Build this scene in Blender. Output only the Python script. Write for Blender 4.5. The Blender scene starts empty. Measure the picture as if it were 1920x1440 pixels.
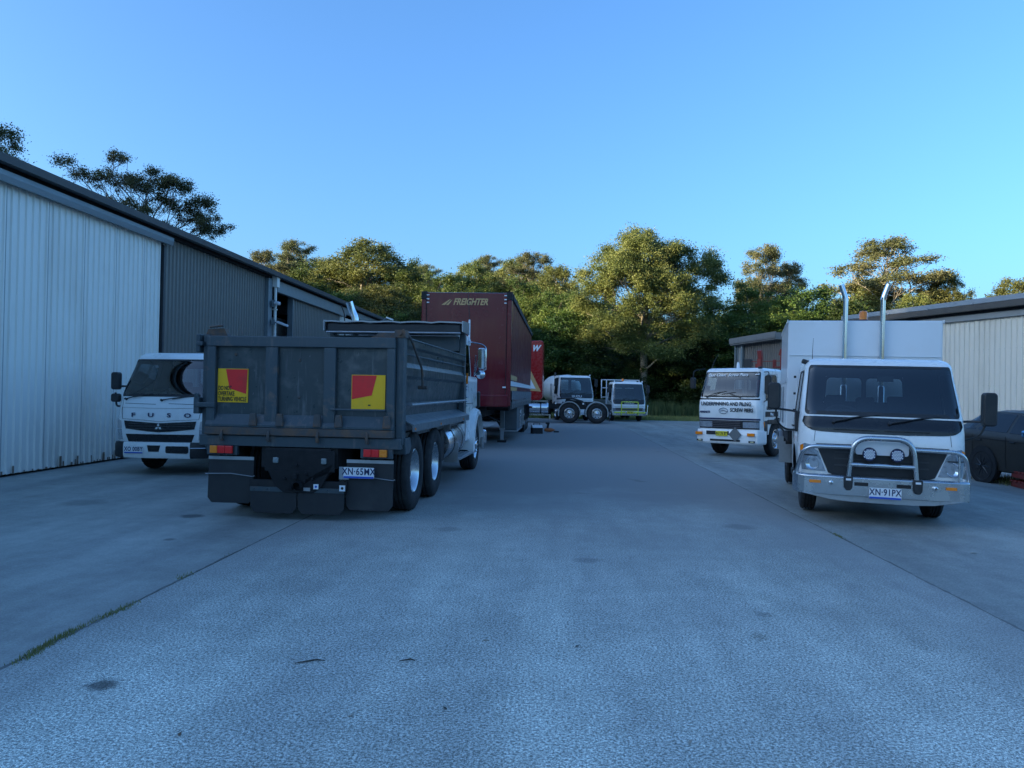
import bpy, bmesh, math, random
from mathutils import Vector, Matrix, Euler
from math import sin, cos, pi, radians, sqrt, atan2
random.seed(7)
S = bpy.context.scene
COL = S.collection
# ------------------------------------------------------------------ camera
cam_d = bpy.data.cameras.new('camera'); cam = bpy.data.objects.new('camera', cam_d); COL.objects.link(cam)
cam.location = (0, 0, 1.55)
cam.rotation_euler = (radians(90.62), radians(-1.05), radians(3.37))
cam_d.sensor_width = 36; cam_d.lens = 27.06; cam_d.clip_start = 0.05; cam_d.clip_end = 5000
S.camera = cam
# ------------------------------------------------------------------ sky and sun
SUN_EL = radians(11.0); SUN_AZ = radians(-112.0)      # azimuth measured clockwise from +Y
W = bpy.data.worlds.new("World"); S.world = W; W.use_nodes = True
wt = W.node_tree; wt.nodes.clear()
sky = wt.nodes.new('ShaderNodeTexSky'); sky.sky_type = 'NISHITA'; sky.sun_disc = False
sky.sun_elevation = SUN_EL; sky.sun_rotation = SUN_AZ
sky.air_density = 1.0; sky.dust_density = 3.5; sky.ozone_density = 5.0; sky.altitude = 0
bg = wt.nodes.new('ShaderNodeBackground'); bg.inputs[1].default_value = 0.15
wo = wt.nodes.new('ShaderNodeOutputWorld')
tint = wt.nodes.new('ShaderNodeMix'); tint.data_type = 'RGBA'; tint.blend_type = 'MULTIPLY'; tint.inputs[0].default_value = 1.0; tint.inputs[7].default_value = (0.82, 0.94, 1.0, 1)
wt.links.new(sky.outputs[0], tint.inputs[6]); wt.links.new(tint.outputs[2], bg.inputs[0]); wt.links.new(bg.outputs[0], wo.inputs[0])
sl = bpy.data.lights.new('sun', 'SUN'); sl.energy = 4.6; sl.angle = radians(0.5); sl.color = (1.0, 0.82, 0.52)
so = bpy.data.objects.new('sun', sl); COL.objects.link(so)
sdir = Vector((sin(SUN_AZ)*cos(SUN_EL), cos(SUN_AZ)*cos(SUN_EL), sin(SUN_EL)))   # towards the sun
so.rotation_euler = sdir.to_track_quat('Z', 'Y').to_euler(); so.location = (-40, -20, 30)
S.view_settings.view_transform = 'Standard'; S.view_settings.look = 'None'
S.view_settings.exposure = 1.78; S.view_settings.gamma = 1.0
S.render.engine = 'CYCLES'
S.cycles.max_bounces = 8; S.cycles.transparent_max_bounces = 16
S.render.resolution_x = 1024; S.render.resolution_y = 768

# ------------------------------------------------------------------ materials
MATS = {}
def nodes_of(name):
    m = bpy.data.materials.new(name); m.use_nodes = True
    nt = m.node_tree; b = nt.nodes['Principled BSDF']
    return m, nt, b
def ramp(nt, fac, stops):
    r = nt.nodes.new('ShaderNodeValToRGB'); el = r.color_ramp.elements
    while len(el) > 1: el.remove(el[-1])
    el[0].position = stops[0][0]; c = stops[0][1]; el[0].color = (*c, 1) if not isinstance(c, float) else (c, c, c, 1)
    for p, c in stops[1:]:
        e = el.new(p); e.color = (*c, 1) if not isinstance(c, float) else (c, c, c, 1)
    nt.links.new(fac, r.inputs[0]); return r.outputs[0]
def noise(nt, scale, detail=4, rough=0.55, coord='Object', stretch=None, off=0):
    tc = nt.nodes.new('ShaderNodeTexCoord'); mp = nt.nodes.new('ShaderNodeMapping')
    if stretch: mp.inputs['Scale'].default_value = stretch
    mp.inputs['Location'].default_value = (off, off*.7, off*.3)
    n = nt.nodes.new('ShaderNodeTexNoise'); n.inputs['Scale'].default_value = scale
    n.inputs['Detail'].default_value = detail; n.inputs['Roughness'].default_value = rough
    nt.links.new(tc.outputs[coord], mp.inputs[0]); nt.links.new(mp.outputs[0], n.inputs['Vector'])
    return n.outputs['Fac']
def mixc(nt, fac, a, b, mode='MIX'):
    m = nt.nodes.new('ShaderNodeMix'); m.data_type = 'RGBA'; m.blend_type = mode
    for i, v in ((0, fac), (6, a), (7, b)):
        if hasattr(v, 'is_output') or hasattr(v, 'links'): nt.links.new(v, m.inputs[i])
        elif i == 0: m.inputs[0].default_value = v
        else: m.inputs[i].default_value = (*v, 1)
    return m.outputs[2]
def bump(nt, b, h, strength=0.3, dist=0.01):
    bp = nt.nodes.new('ShaderNodeBump'); bp.inputs['Strength'].default_value = strength; bp.inputs['Distance'].default_value = dist
    nt.links.new(h, bp.inputs['Height']); nt.links.new(bp.outputs[0], b.inputs['Normal'])
def surf(name, col, rough=0.5, metal=0.0, coat=0.0, dirt=None, dirt_amt=0.35, scale=3.0, stretch=None, bmp=0, bscale=40, spec=None, lo=.5, hi=.72, streak=None):
    """general material: base colour broken up by a dirt colour in noise patches"""
    if name in MATS: return MATS[name]
    m, nt, b = nodes_of(name)
    b.inputs['Metallic'].default_value = metal; b.inputs['Roughness'].default_value = rough
    if coat: b.inputs['Coat Weight'].default_value = coat; b.inputs['Coat Roughness'].default_value = 0.06
    if spec is not None: b.inputs['Specular IOR Level'].default_value = spec
    d = dirt if dirt else tuple(c*0.7 for c in col)
    n1 = noise(nt, scale, 6, 0.62, stretch=stretch)
    f = ramp(nt, n1, [(lo, 0.0), (hi, dirt_amt)])
    c = mixc(nt, f, col, d)
    if streak:
        f3 = ramp(nt, noise(nt, 9, 5, .7, stretch=(1.6,1.6,.12), off=13), [(.57, 0.0), (.68, streak[1])]); c = mixc(nt, f3, c, streak[0])
        f4 = ramp(nt, noise(nt, 22, 3, .6, stretch=(1.2,1.2,.5), off=17), [(.68, 0.0), (.74, streak[1])]); c = mixc(nt, f4, c, streak[0])
    nt.links.new(c, b.inputs['Base Color'])
    r = ramp(nt, noise(nt, scale*2.3, 5, 0.6, off=3), [(0.3, max(0.0, rough-0.07)), (0.7, min(1.0, rough+0.12))])
    nt.links.new(r, b.inputs['Roughness'])
    if bmp: bump(nt, b, noise(nt, bscale, 4), bmp, 0.01)
    MATS[name] = m; return m
def glass(name, tint=(0.5, 0.6, 0.62), gl=0.04, rough=0.02, ior=1.6):
    if name in MATS: return MATS[name]
    m = bpy.data.materials.new(name); m.use_nodes = True; nt = m.node_tree; nt.nodes.clear()
    o = nt.nodes.new('ShaderNodeOutputMaterial'); mx = nt.nodes.new('ShaderNodeMixShader')
    t = nt.nodes.new('ShaderNodeBsdfTransparent'); t.inputs[0].default_value = (*tint, 1)
    g = nt.nodes.new('ShaderNodeBsdfGlossy'); g.inputs['Roughness'].default_value = rough
    fr = nt.nodes.new('ShaderNodeFresnel'); fr.inputs[0].default_value = ior
    nt.links.new(fr.outputs[0], mx.inputs[0]); nt.links.new(t.outputs[0], mx.inputs[1]); nt.links.new(g.outputs[0], mx.inputs[2])
    nt.links.new(mx.outputs[0], o.inputs[0]); MATS[name] = m; return m

white = surf('white_paint', (0.86, 0.85, 0.82), 0.28, coat=0.6, dirt=(0.5, 0.47, 0.42), dirt_amt=0.22, scale=2.0)
whiteb = surf('white_box_paint', (0.74, 0.75, 0.75), 0.35, coat=0.3, dirt=(0.55, 0.54, 0.5), dirt_amt=0.2, scale=1.5)
black = surf('black_plastic', (0.02, 0.021, 0.023), 0.45, dirt=(0.06, 0.055, 0.05), dirt_amt=0.4)
blackg = surf('black_gloss', (0.012, 0.013, 0.016), 0.16, dirt=(0.03, 0.03, 0.03))
chassis = surf('chassis_black', (0.014, 0.014, 0.015), 0.7, dirt=(0.05, 0.045, 0.04), dirt_amt=0.5, bmp=.1)
rubber = surf('tyre_rubber', (0.018, 0.018, 0.019), 0.8, dirt=(0.06, 0.057, 0.052), dirt_amt=0.55, scale=5)
flapm = surf('flap_rubber', (0.02, 0.021, 0.023), 0.55, dirt=(0.06, 0.06, 0.06), dirt_amt=0.35, scale=2)
chrome = surf('chrome', (0.75, 0.76, 0.78), 0.07, metal=1, dirt=(0.5, 0.5, 0.5), dirt_amt=0.3)
alu = surf('brushed_aluminium', (0.58, 0.59, 0.60), 0.24, metal=1, dirt=(0.45, 0.45, 0.45), dirt_amt=0.35, scale=2)
dullalu = surf('dull_aluminium', (0.42, 0.43, 0.44), 0.42, metal=0.9, dirt=(0.25, 0.24, 0.22), dirt_amt=0.5, scale=5)
steel = surf('galvanised_steel', (0.36, 0.38, 0.4), 0.45, metal=0.6, dirt=(0.22, 0.2, 0.18), dirt_amt=0.5, scale=6)
bodyg = surf('tipper_grey', (0.042, 0.055, 0.058), 0.32, dirt=(0.14, 0.145, 0.14), dirt_amt=0.75, scale=3.6, bmp=.35, bscale=5, lo=.52, hi=.74, streak=((.20,.21,.21),.45))
bodyf = surf('tipper_frame_grey', (0.05, 0.07, 0.08), 0.45, dirt=(0.17, 0.12, 0.09), dirt_amt=0.8, scale=4.2, bmp=.1, lo=.56, hi=.7, streak=((.19,.17,.15),.4))
rusty = surf('rusty_edge', (0.085, 0.075, 0.07), 0.7, dirt=(0.16, 0.09, 0.055), dirt_amt=0.9, scale=9, bmp=.3, lo=.45, hi=.6)
maroon = surf('maroon_panel', (0.13, 0.006, 0.012), 0.2, coat=0.25, dirt=(0.22, 0.06, 0.04), dirt_amt=0.5, scale=1.1, stretch=(2.2,1,.35), spec=.3)
curtain = surf('maroon_curtain', (0.15, 0.012, 0.018), 0.35, dirt=(0.12, 0.06, 0.05), dirt_amt=0.4, scale=1.2)
redp = surf('red_paint', (0.36, 0.008, 0.01), 0.25, coat=0.2, dirt=(0.3, 0.05, 0.04), dirt_amt=0.3)
redc = surf('red_machine', (0.28, 0.03, 0.02), 0.5, dirt=(0.12, 0.06, 0.04), dirt_amt=0.6, scale=6)
amber = surf('amber_lens', (0.95, 0.25, 0.01), 0.2, coat=0.6)
redl = surf('red_lens', (0.85, 0.015, 0.015), 0.18, coat=0.6)
clearl = surf('lamp_lens', (0.5, 0.53, 0.56), 0.12, metal=0.55, dirt=(0.2, 0.22, 0.24), dirt_amt=0.8, scale=22)
ledm = surf('led_lens', (0.82, 0.85, 0.88), 0.1, coat=0.6)
yellowr = surf('yellow_reflector', (0.95, 0.50, 0.005), 0.4, dirt=(0.5, 0.38, 0.06), dirt_amt=0.5)
redr = surf('red_reflector', (0.85, 0.02, 0.02), 0.4, dirt=(0.35, 0.04, 0.03), dirt_amt=0.5)
hiviz = surf('hiviz_yellow', (0.55, 0.62, 0.05), 0.5)
hitext = surf('black_ink', (0.012, 0.012, 0.016), 0.5)
bluei = surf('blue_ink', (0.02, 0.09, 0.5), 0.45)
navy = surf('navy_ink', (0.015, 0.025, 0.09), 0.4)
platew = surf('plate_white', (0.78, 0.79, 0.8), 0.4)
platey = surf('plate_yellow', (0.72, 0.6, 0.03), 0.4)
goldi = surf('gold_ink', (0.62, 0.38, 0.16), 0.4)
whitei = surf('white_ink', (0.8, 0.81, 0.82), 0.4)
seat_m = surf('seat_cloth', (0.045, 0.05, 0.055), 0.85, bmp=.1)
dash_m = surf('dash_plastic', (0.05, 0.052, 0.055), 0.7)
mirrorm = surf('mirror_glass', (0.7, 0.75, 0.78), 0.03, metal=1)
windg = glass('windscreen_glass', (0.55, 0.65, 0.66), ior=2.0)
dustyg = glass('dusty_windscreen', (0.5, 0.56, 0.57), rough=.1, ior=2.0)
sideg = glass('side_glass', (0.72, 0.8, 0.8))
darkg = glass('dark_glass', (0.1, 0.12, 0.13))
tarp = surf('black_tarp', (0.018, 0.02, 0.024), 0.38, bmp=.25, bscale=12)
carp = surf('dark_bronze_paint', (0.030, 0.024, 0.017), 0.42, coat=0.15, dirt=(0.04, 0.035, 0.03), dirt_amt=.5)

# ------------------------------------------------------------------ mesh builder
class MB:
    def __init__(s): s.v = []; s.f = []; s.m = []
    def add(s, vs, fs, m=0):
        o = len(s.v); s.v += [tuple(v) for v in vs]
        for f in fs: s.f.append(tuple(i+o for i in f)); s.m.append(m)
        return s
    def box(s, x0, x1, y0, y1, z0, z1, m=0):
        return s.add([(x0,y0,z0),(x1,y0,z0),(x1,y1,z0),(x0,y1,z0),(x0,y0,z1),(x1,y0,z1),(x1,y1,z1),(x0,y1,z1)],
                     [(0,3,2,1),(4,5,6,7),(0,1,5,4),(1,2,6,5),(2,3,7,6),(3,0,4,7)], m)
    def obox(s, c, size, rot=(0,0,0), m=0):
        R = Euler(rot).to_matrix(); c = Vector(c); h = [q/2 for q in size]; vs = []
        for z in (-1,1):
            for x, y in ((-1,-1),(1,-1),(1,1),(-1,1)): vs.append(c + R @ Vector((x*h[0], y*h[1], z*h[2])))
        return s.add(vs, [(0,3,2,1),(4,5,6,7),(0,1,5,4),(1,2,6,5),(2,3,7,6),(3,0,4,7)], m)
    def cyl(s, p0, p1, r, n=12, r2=None, m=0, caps=True):
        return s.tube([p0, p1], [r, r if r2 is None else r2], n, m, caps)
    def tube(s, pts, r, n=8, m=0, caps=True):
        pts = [Vector(p) for p in pts]; k = len(pts)
        rs = r if isinstance(r, (list, tuple)) else [r]*k
        o = len(s.v); prev = None
        for i, p in enumerate(pts):
            d = (pts[min(i+1, k-1)] - pts[max(i-1, 0)])
            if d.length < 1e-9: d = Vector((0,0,1))
            d.normalize()
            if prev is None: a = d.orthogonal().normalized()
            else:
                a = prev - d*prev.dot(d)
                a = a.normalized() if a.length > 1e-6 else d.orthogonal().normalized()
            prev = a; b = d.cross(a)
            for j in range(n):
                t = 2*pi*j/n; s.v.append(tuple(p + (a*cos(t) + b*sin(t))*rs[i]))
        for i in range(k-1):
            for j in range(n):
                j2 = (j+1) % n
                s.f.append((o+i*n+j, o+i*n+j2, o+(i+1)*n+j2, o+(i+1)*n+j)); s.m.append(m)
        if caps:
            s.f.append(tuple(o+j for j in reversed(range(n)))); s.m.append(m)
            s.f.append(tuple(o+(k-1)*n+j for j in range(n))); s.m.append(m)
        return s
    def prism(s, poly, axis, a, b, m=0):
        """poly in the two other axes; extruded along axis from a to b"""
        n = len(poly)
        def P(u, v, w): return {'x': (w,u,v), 'y': (u,w,v), 'z': (u,v,w)}[axis]
        vs = [P(u,v,a) for u,v in poly] + [P(u,v,b) for u,v in poly]
        fs = [tuple(reversed(range(n))), tuple(range(n, 2*n))] + [(i,(i+1)%n,(i+1)%n+n,i+n) for i in range(n)]
        return s.add(vs, fs, m)
    def lathe(s, prof, c, axis='x', n=32, m=0, mod=None):
        """prof: list of (axial, radius)"""
        o = len(s.v); c = Vector(c)
        for q, (a, r) in enumerate(prof):
            for j in range(n):
                t = 2*pi*j/n; rr = r + (mod(q, j) if mod else 0); u, v = rr*cos(t), rr*sin(t)
                s.v.append(tuple(c + Vector({'x': (a,u,v), 'y': (u,a,v), 'z': (u,v,a)}[axis])))
        for i in range(len(prof)-1):
            for j in range(n):
                j2 = (j+1) % n
                s.f.append((o+i*n+j, o+i*n+j2, o+(i+1)*n+j2, o+(i+1)*n+j)); s.m.append(m)
        return s
    def build(s, name, mats, parent=None, smooth=None, bevel=None, loc=None, rz=None, seg=2):
        me = bpy.data.meshes.new(name); me.from_pydata(s.v, [], s.f)
        if not isinstance(mats, (list, tuple)): mats = [mats]
        for mm in mats: me.materials.append(mm)
        if len(mats) > 1:
            for p, mi in zip(me.polygons, s.m): p.material_index = mi
        bm = bmesh.new(); bm.from_mesh(me); bmesh.ops.recalc_face_normals(bm, faces=bm.faces)
        if smooth is not None:
            for f in bm.faces: f.smooth = True
            for e in bm.edges:
                if len(e.link_faces) == 2 and e.calc_face_angle(0) > radians(smooth): e.smooth = False
        bm.to_mesh(me); bm.free()
        o = bpy.data.objects.new(name, me); COL.objects.link(o)
        if parent: o.parent = parent
        if loc: o.location = loc
        if rz is not None: o.rotation_euler = (0,0,rz)
        if bevel:
            bv = o.modifiers.new('bevel', 'BEVEL'); bv.width = bevel; bv.segments = seg; bv.limit_method = 'ANGLE'; bv.angle_limit = radians(35)
            bv.harden_normals = False
        return o
def tag(o, label, cat, group=None, kind=None):
    if label: o['label'] = label
    if cat: o['category'] = cat
    if group: o['group'] = group
    if kind: o['kind'] = kind
    return o
def thing(name, label, cat, loc=(0,0,0), rz=0, group=None):
    o = bpy.data.objects.new(name, None); COL.objects.link(o); o.empty_display_size = 0.3
    o.location = loc; o.rotation_euler = (0,0,rz)
    return tag(o, label, cat, group)
def part_empty(name, parent, loc=(0,0,0), rz=0):
    o = bpy.data.objects.new(name, None); COL.objects.link(o); o.parent = parent; o.location = loc; o.rotation_euler = (0,0,rz); return o
def kids(o): return [c for c in bpy.data.objects if c.parent == o]
def text(name, s, size, mat, parent, loc, rot=(pi/2,0,0), sx=1.0, shear=0, bold=0.0, ext=0.002, align='CENTER', mat_space=1.0):
    cu = bpy.data.curves.new(name, 'FONT'); cu.body = s; cu.size = size; cu.extrude = ext; cu.shear = shear; cu.offset = bold
    cu.align_x = align; cu.align_y = 'CENTER'; cu.space_character = mat_space; cu.resolution_u = 3
    to = bpy.data.objects.new(name+'_src', cu); COL.objects.link(to)
    bpy.context.view_layer.update()
    me = bpy.data.meshes.new_from_object(to.evaluated_get(bpy.context.evaluated_depsgraph_get()))
    bpy.data.objects.remove(to); me.materials.clear(); me.materials.append(mat); me.name = name
    o = bpy.data.objects.new(name, me); COL.objects.link(o); o.parent = parent; o.location = loc; o.rotation_euler = rot; o.scale = (sx,1,1)
    return o
def rrect(w, h, r, n=5, cx=0, cy=0):
    p = []
    for (sx, sy, a0) in ((1,1,0),(-1,1,90),(-1,-1,180),(1,-1,270)):
        for k in range(n+1):
            a = radians(a0 + 90*k/n); p.append((cx+sx*(w/2-r)+r*cos(a), cy+sy*(h/2-r)+r*sin(a)))
    return p
def smooth_path(pts, r=0.08, n=4):
    """round the corners of a polyline"""
    P = [Vector(p) for p in pts]; out = [P[0]]
    for i in range(1, len(P)-1):
        a, b, c = P[i-1], P[i], P[i+1]
        da = (a-b); dc = (c-b); q = min(r, da.length*.49, dc.length*.49)
        s_, e_ = b+da.normalized()*q, b+dc.normalized()*q
        for k in range(n+1):
            t = k/n; out.append(s_*(1-t)**2 + b*2*t*(1-t) + e_*t*t)
    out.append(P[-1]); return out
# ------------------------------------------------------------------ cab shells (slices with rounded corners)
def interp(tab):
    def f(z):
        if z <= tab[0][0]: return tab[0][1]
        for (z0, v0), (z1, v1) in zip(tab, tab[1:]):
            if z <= z1:
                t = (z-z0)/(z1-z0); t = t*t*(3-2*t)*0.35 + t*0.65; return v0+(v1-v0)*t
        return tab[-1][1]
    return f
class Cab:
    """front faces -Y.  prof: z->y of the front centre, hw: z->half width, rad: corner radius, yb: back plane"""
    def __init__(s, prof, hw, rad, yb, bow=0.05, ztop=2.1, rtop=0.12, zbot=None):
        s.prof, s.hw, s.rad, s.yb, s.bow, s.ztop, s.rtop, s.zb = interp(prof), interp(hw), interp(rad), yb, bow, ztop, rtop, zbot
    def P(s, a_, z, off=0.0):
        p = s._P(a_, z)
        if off:
            e = 0.004
            da = s._P(a_+e, z) - s._P(a_-e, z); dz = s._P(a_, z+e) - s._P(a_, z-e)
            n = da.cross(dz)
            if n.length > 1e-9: p = p + n.normalized()*off
        return p
    def _P(s, a_, z):
        sg = 1 if a_ >= 0 else -1; a = abs(a_)
        zt = z; inset = 0
        if z > s.ztop - s.rtop:
            q = min(1, (z-(s.ztop-s.rtop))/s.rtop); inset = s.rtop*(1-sqrt(max(0, 1-q*q)))
        hw = s.hw(z)-inset; rr = max(0.02, min(s.rad(z), hw*.5)); yf = s.prof(z)+inset; yb = s.yb-inset*0.6
        bc = s.bow*((hw-rr)/hw)**2
        if a <= 1: x = (hw-rr)*a; y = yf + s.bow*(x/hw)**2
        elif a <= 2: t = (a-1)*pi/2; x = hw-rr+rr*sin(t); y = yf+bc+rr*(1-cos(t))
        elif a <= 3: x = hw; y0 = yf+bc+rr; y = y0+(a-2)*(yb-y0)
        else: x = hw*(4-a); y = yb
        return Vector((sg*x, y, z))
    def s_at(s, y, z):
        hw = s.hw(z); rr = s.rad(z); y0 = s.prof(z)+s.bow*((hw-rr)/hw)**2+rr
        return 2+(y-y0)/(s.yb-y0)
    def shell(s, mb, z0, holes, extra_z=(), m=0, extra_s=()):
        zs = set([z0, s.ztop-s.rtop] + list(extra_z)); n = 9
        for i in range(n+1): zs.add(z0+(s.ztop-s.rtop-z0)*i/n)
        for k in range(1, 6): zs.add(s.ztop-s.rtop+s.rtop*sin(k/5*pi/2)*0.999)
        ss = set(i/4 for i in range(-4, 5))
        for i in range(0, 7): ss.add(1+i/6); ss.add(-1-i/6)
        for i in range(0, 25): ss.add(2+i/24); ss.add(-2-i/24)
        for i in range(0, 5): ss.add(3+i/4); ss.add(-3-i/4)
        for h in holes: ss.update(h[:2]); zs.update(h[2:4])
        ss.update(extra_s)
        ss = sorted(ss); zs = sorted(zs)
        # drop near duplicates
        def dd(l):
            o = [l[0]]
            for q in l[1:]:
                if q-o[-1] > 1e-6: o.append(q)
            return o
        ss, zs = dd(ss), dd(zs)
        idx = {}; V = []
        def vid(i, j):
            z = zs[j]
            if s.zb:
                zz = s.zb(s._P(ss[i], z)); z = max(z, zz)
            k = (i, round(z, 5))
            if k not in idx: idx[k] = len(V); V.append(tuple(s._P(ss[i], z)))
            return idx[k]
        F = []
        for i in range(len(ss)-1):
            for j in range(len(zs)-1):
                cs, cz = (ss[i]+ss[i+1])/2, (zs[j]+zs[j+1])/2
                if any(h[0] < cs < h[1] and h[2] < cz < h[3] for h in holes): continue
                q = []
                for w in (vid(i,j), vid(i+1,j), vid(i+1,j+1), vid(i,j+1)):
                    if w not in q: q.append(w)
                if len(q) >= 3: F.append(tuple(q))
        top = [vid(i, len(zs)-1) for i in range(len(ss))]
        t2 = []
        for w in top:
            if w not in t2: t2.append(w)
        F.append(tuple(t2))
        mb.add(V, F, m)
    def outline(s, s0, s1, z0, z1, rs, rz, n=6, slant=0.0, slant2=None):
        """rounded rectangle in (s,z); slant shifts s with z (left edge), slant2 (right edge)"""
        pts = []
        for (sx, sz, a0) in ((1,1,0),(-1,1,90),(-1,-1,180),(1,-1,270)):
            for k in range(n+1):
                a = radians(a0+90*k/n)
                u = (s1-rs if sx > 0 else s0+rs)+rs*cos(a); v = (z1-rz if sz > 0 else z0+rz)+rz*sin(a)
                pts.append((u, v))
        return pts
    def ring(s, mb, hole, outl, off_in=0.0, m=0, sub=3):
        """fills between a rectangular hole and a rounded outline"""
        s0, s1, z0, z1 = hole; cs, cz = (s0+s1)/2, (z0+z1)/2
        # densify the outline
        D = []
        n = len(outl)
        for i in range(n):
            a, b = outl[i], outl[(i+1) % n]
            L = max(abs(a[0]-b[0])*1.2, abs(a[1]-b[1])); k = max(1, int(L/0.08))
            for q in range(k): D.append((a[0]+(b[0]-a[0])*q/k, a[1]+(b[1]-a[1])*q/k))
        inn = D; out = []
        for (u, v) in inn:
            du, dv = u-cs, v-cz
            tu = ((s1-cs) if du > 0 else (cs-s0))/abs(du) if abs(du) > 1e-9 else 1e9
            tv = ((z1-cz) if dv > 0 else (cz-z0))/abs(dv) if abs(dv) > 1e-9 else 1e9
            t = min(tu, tv); out.append((cs+du*t, cz+dv*t))
        V = []; n = len(inn)
        for j in range(sub+1):
            t = j/sub
            for (a, b) in zip(inn, out): V.append(s.P(a[0]+(b[0]-a[0])*t, a[1]+(b[1]-a[1])*t, off_in*(1-t)))
        F = [(j*n+i, j*n+(i+1)%n, (j+1)*n+(i+1)%n, (j+1)*n+i) for j in range(sub) for i in range(n)]
        mb.add(V, F, m)
        # corner patches of the hole
        for (cu, cv) in ((s0,z0),(s1,z0),(s1,z1),(s0,z1)):
            best = None
            for i in range(n):
                a, b = out[i], out[(i+1) % n]
                if (abs(a[0]-b[0]) > 1e-7 and abs(a[1]-b[1]) > 1e-7):
                    mx = (a[0]+b[0])/2; my = (a[1]+b[1])/2
                    d = abs(mx-cu)/(s1-s0)+abs(my-cv)/(z1-z0)
                    if best is None or d < best[0]: best = (d, a, b)
            if best: mb.add([s.P(*best[1]), s.P(*best[2]), s.P(cu, cv)], [(0,1,2)], m)
    def patch(s, mb, outl, off, m=0, rings=6, skirt=0.0, dens=0.06, keep=None):
        """a sheet conforming to the surface inside a (star shaped) outline; skirt closes its edge"""
        D = []; n = len(outl)
        for i in range(n):
            a, b = outl[i], outl[(i+1) % n]
            L = max(abs(a[0]-b[0])*1.2, abs(a[1]-b[1])); k = max(1, int(L/dens))
            for q in range(k): D.append((a[0]+(b[0]-a[0])*q/k, a[1]+(b[1]-a[1])*q/k))
        cu = (min(p[0] for p in D)+max(p[0] for p in D))/2; cv = (min(p[1] for p in D)+max(p[1] for p in D))/2
        rings = max(rings, int((max(p[0] for p in D)-min(p[0] for p in D))/.16)); n = len(D); V = [s.P(cu, cv, off)]; F = []
        for j in range(1, rings+1):
            t = j/rings
            for (u, v) in D: V.append(s.P(cu+(u-cu)*t, cv+(v-cv)*t, off))
        for i in range(n): F.append((0, 1+i, 1+(i+1)%n))
        for j in range(rings-1):
            o = 1+j*n
            for i in range(n): F.append((o+i, o+(i+1)%n, o+n+(i+1)%n, o+n+i))
        if skirt:
            o = 1+(rings-1)*n; o2 = len(V)
            for (u, v) in D: V.append(s.P(u, v, off-skirt))
            for i in range(n): F.append((o+i, o+(i+1)%n, o2+(i+1)%n, o2+i))
        mb.add(V, F, m)
    def seam(s, mb, pts, w=0.006, off=0.002, m=0):
        """thin dark gap line following the surface through (s,z) points"""
        Q = []
        for a, b in zip(pts, pts[1:]):
            k = max(1, int(max(abs(a[0]-b[0]), abs(a[1]-b[1]))/0.05))
            for q in range(k): Q.append((a[0]+(b[0]-a[0])*q/k, a[1]+(b[1]-a[1])*q/k))
        Q.append(pts[-1])
        mb.tube([s.P(u, v, off*0) for u, v in Q], w/2, 4, m)

# ------------------------------------------------------------------ wheels
def tyre_mesh(r, w, rim_r, lug=True):
    mb = MB(); h = w/2
    prof = [(-h*0.78, rim_r), (-h*0.98, rim_r+0.03), (-h*1.04, (r+rim_r)/2), (-h*0.97, r-0.045), (-h*0.84, r-0.012), (-h*0.62, r)]
    g = 0.014
    for a in (-0.38, 0.0, 0.38): prof += [(h*a-0.016, r+0.001), (h*a-0.009, r-g), (h*a+0.009, r-g), (h*a+0.016, r+0.001)]
    prof += [(h*0.62, r), (h*0.84, r-0.012), (h*0.97, r-0.045), (h*1.04, (r+rim_r)/2), (h*0.98, rim_r+0.03), (h*0.78, rim_r)]
    sh = (4, 5, len(prof)-6, len(prof)-5)
    mb.lathe(prof, (0,0,0), 'x', 72, mod=(lambda q, j: (-0.012 if (j % 3 == 0) else 0) if q in sh else 0) if lug else None)
    return mb
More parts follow.
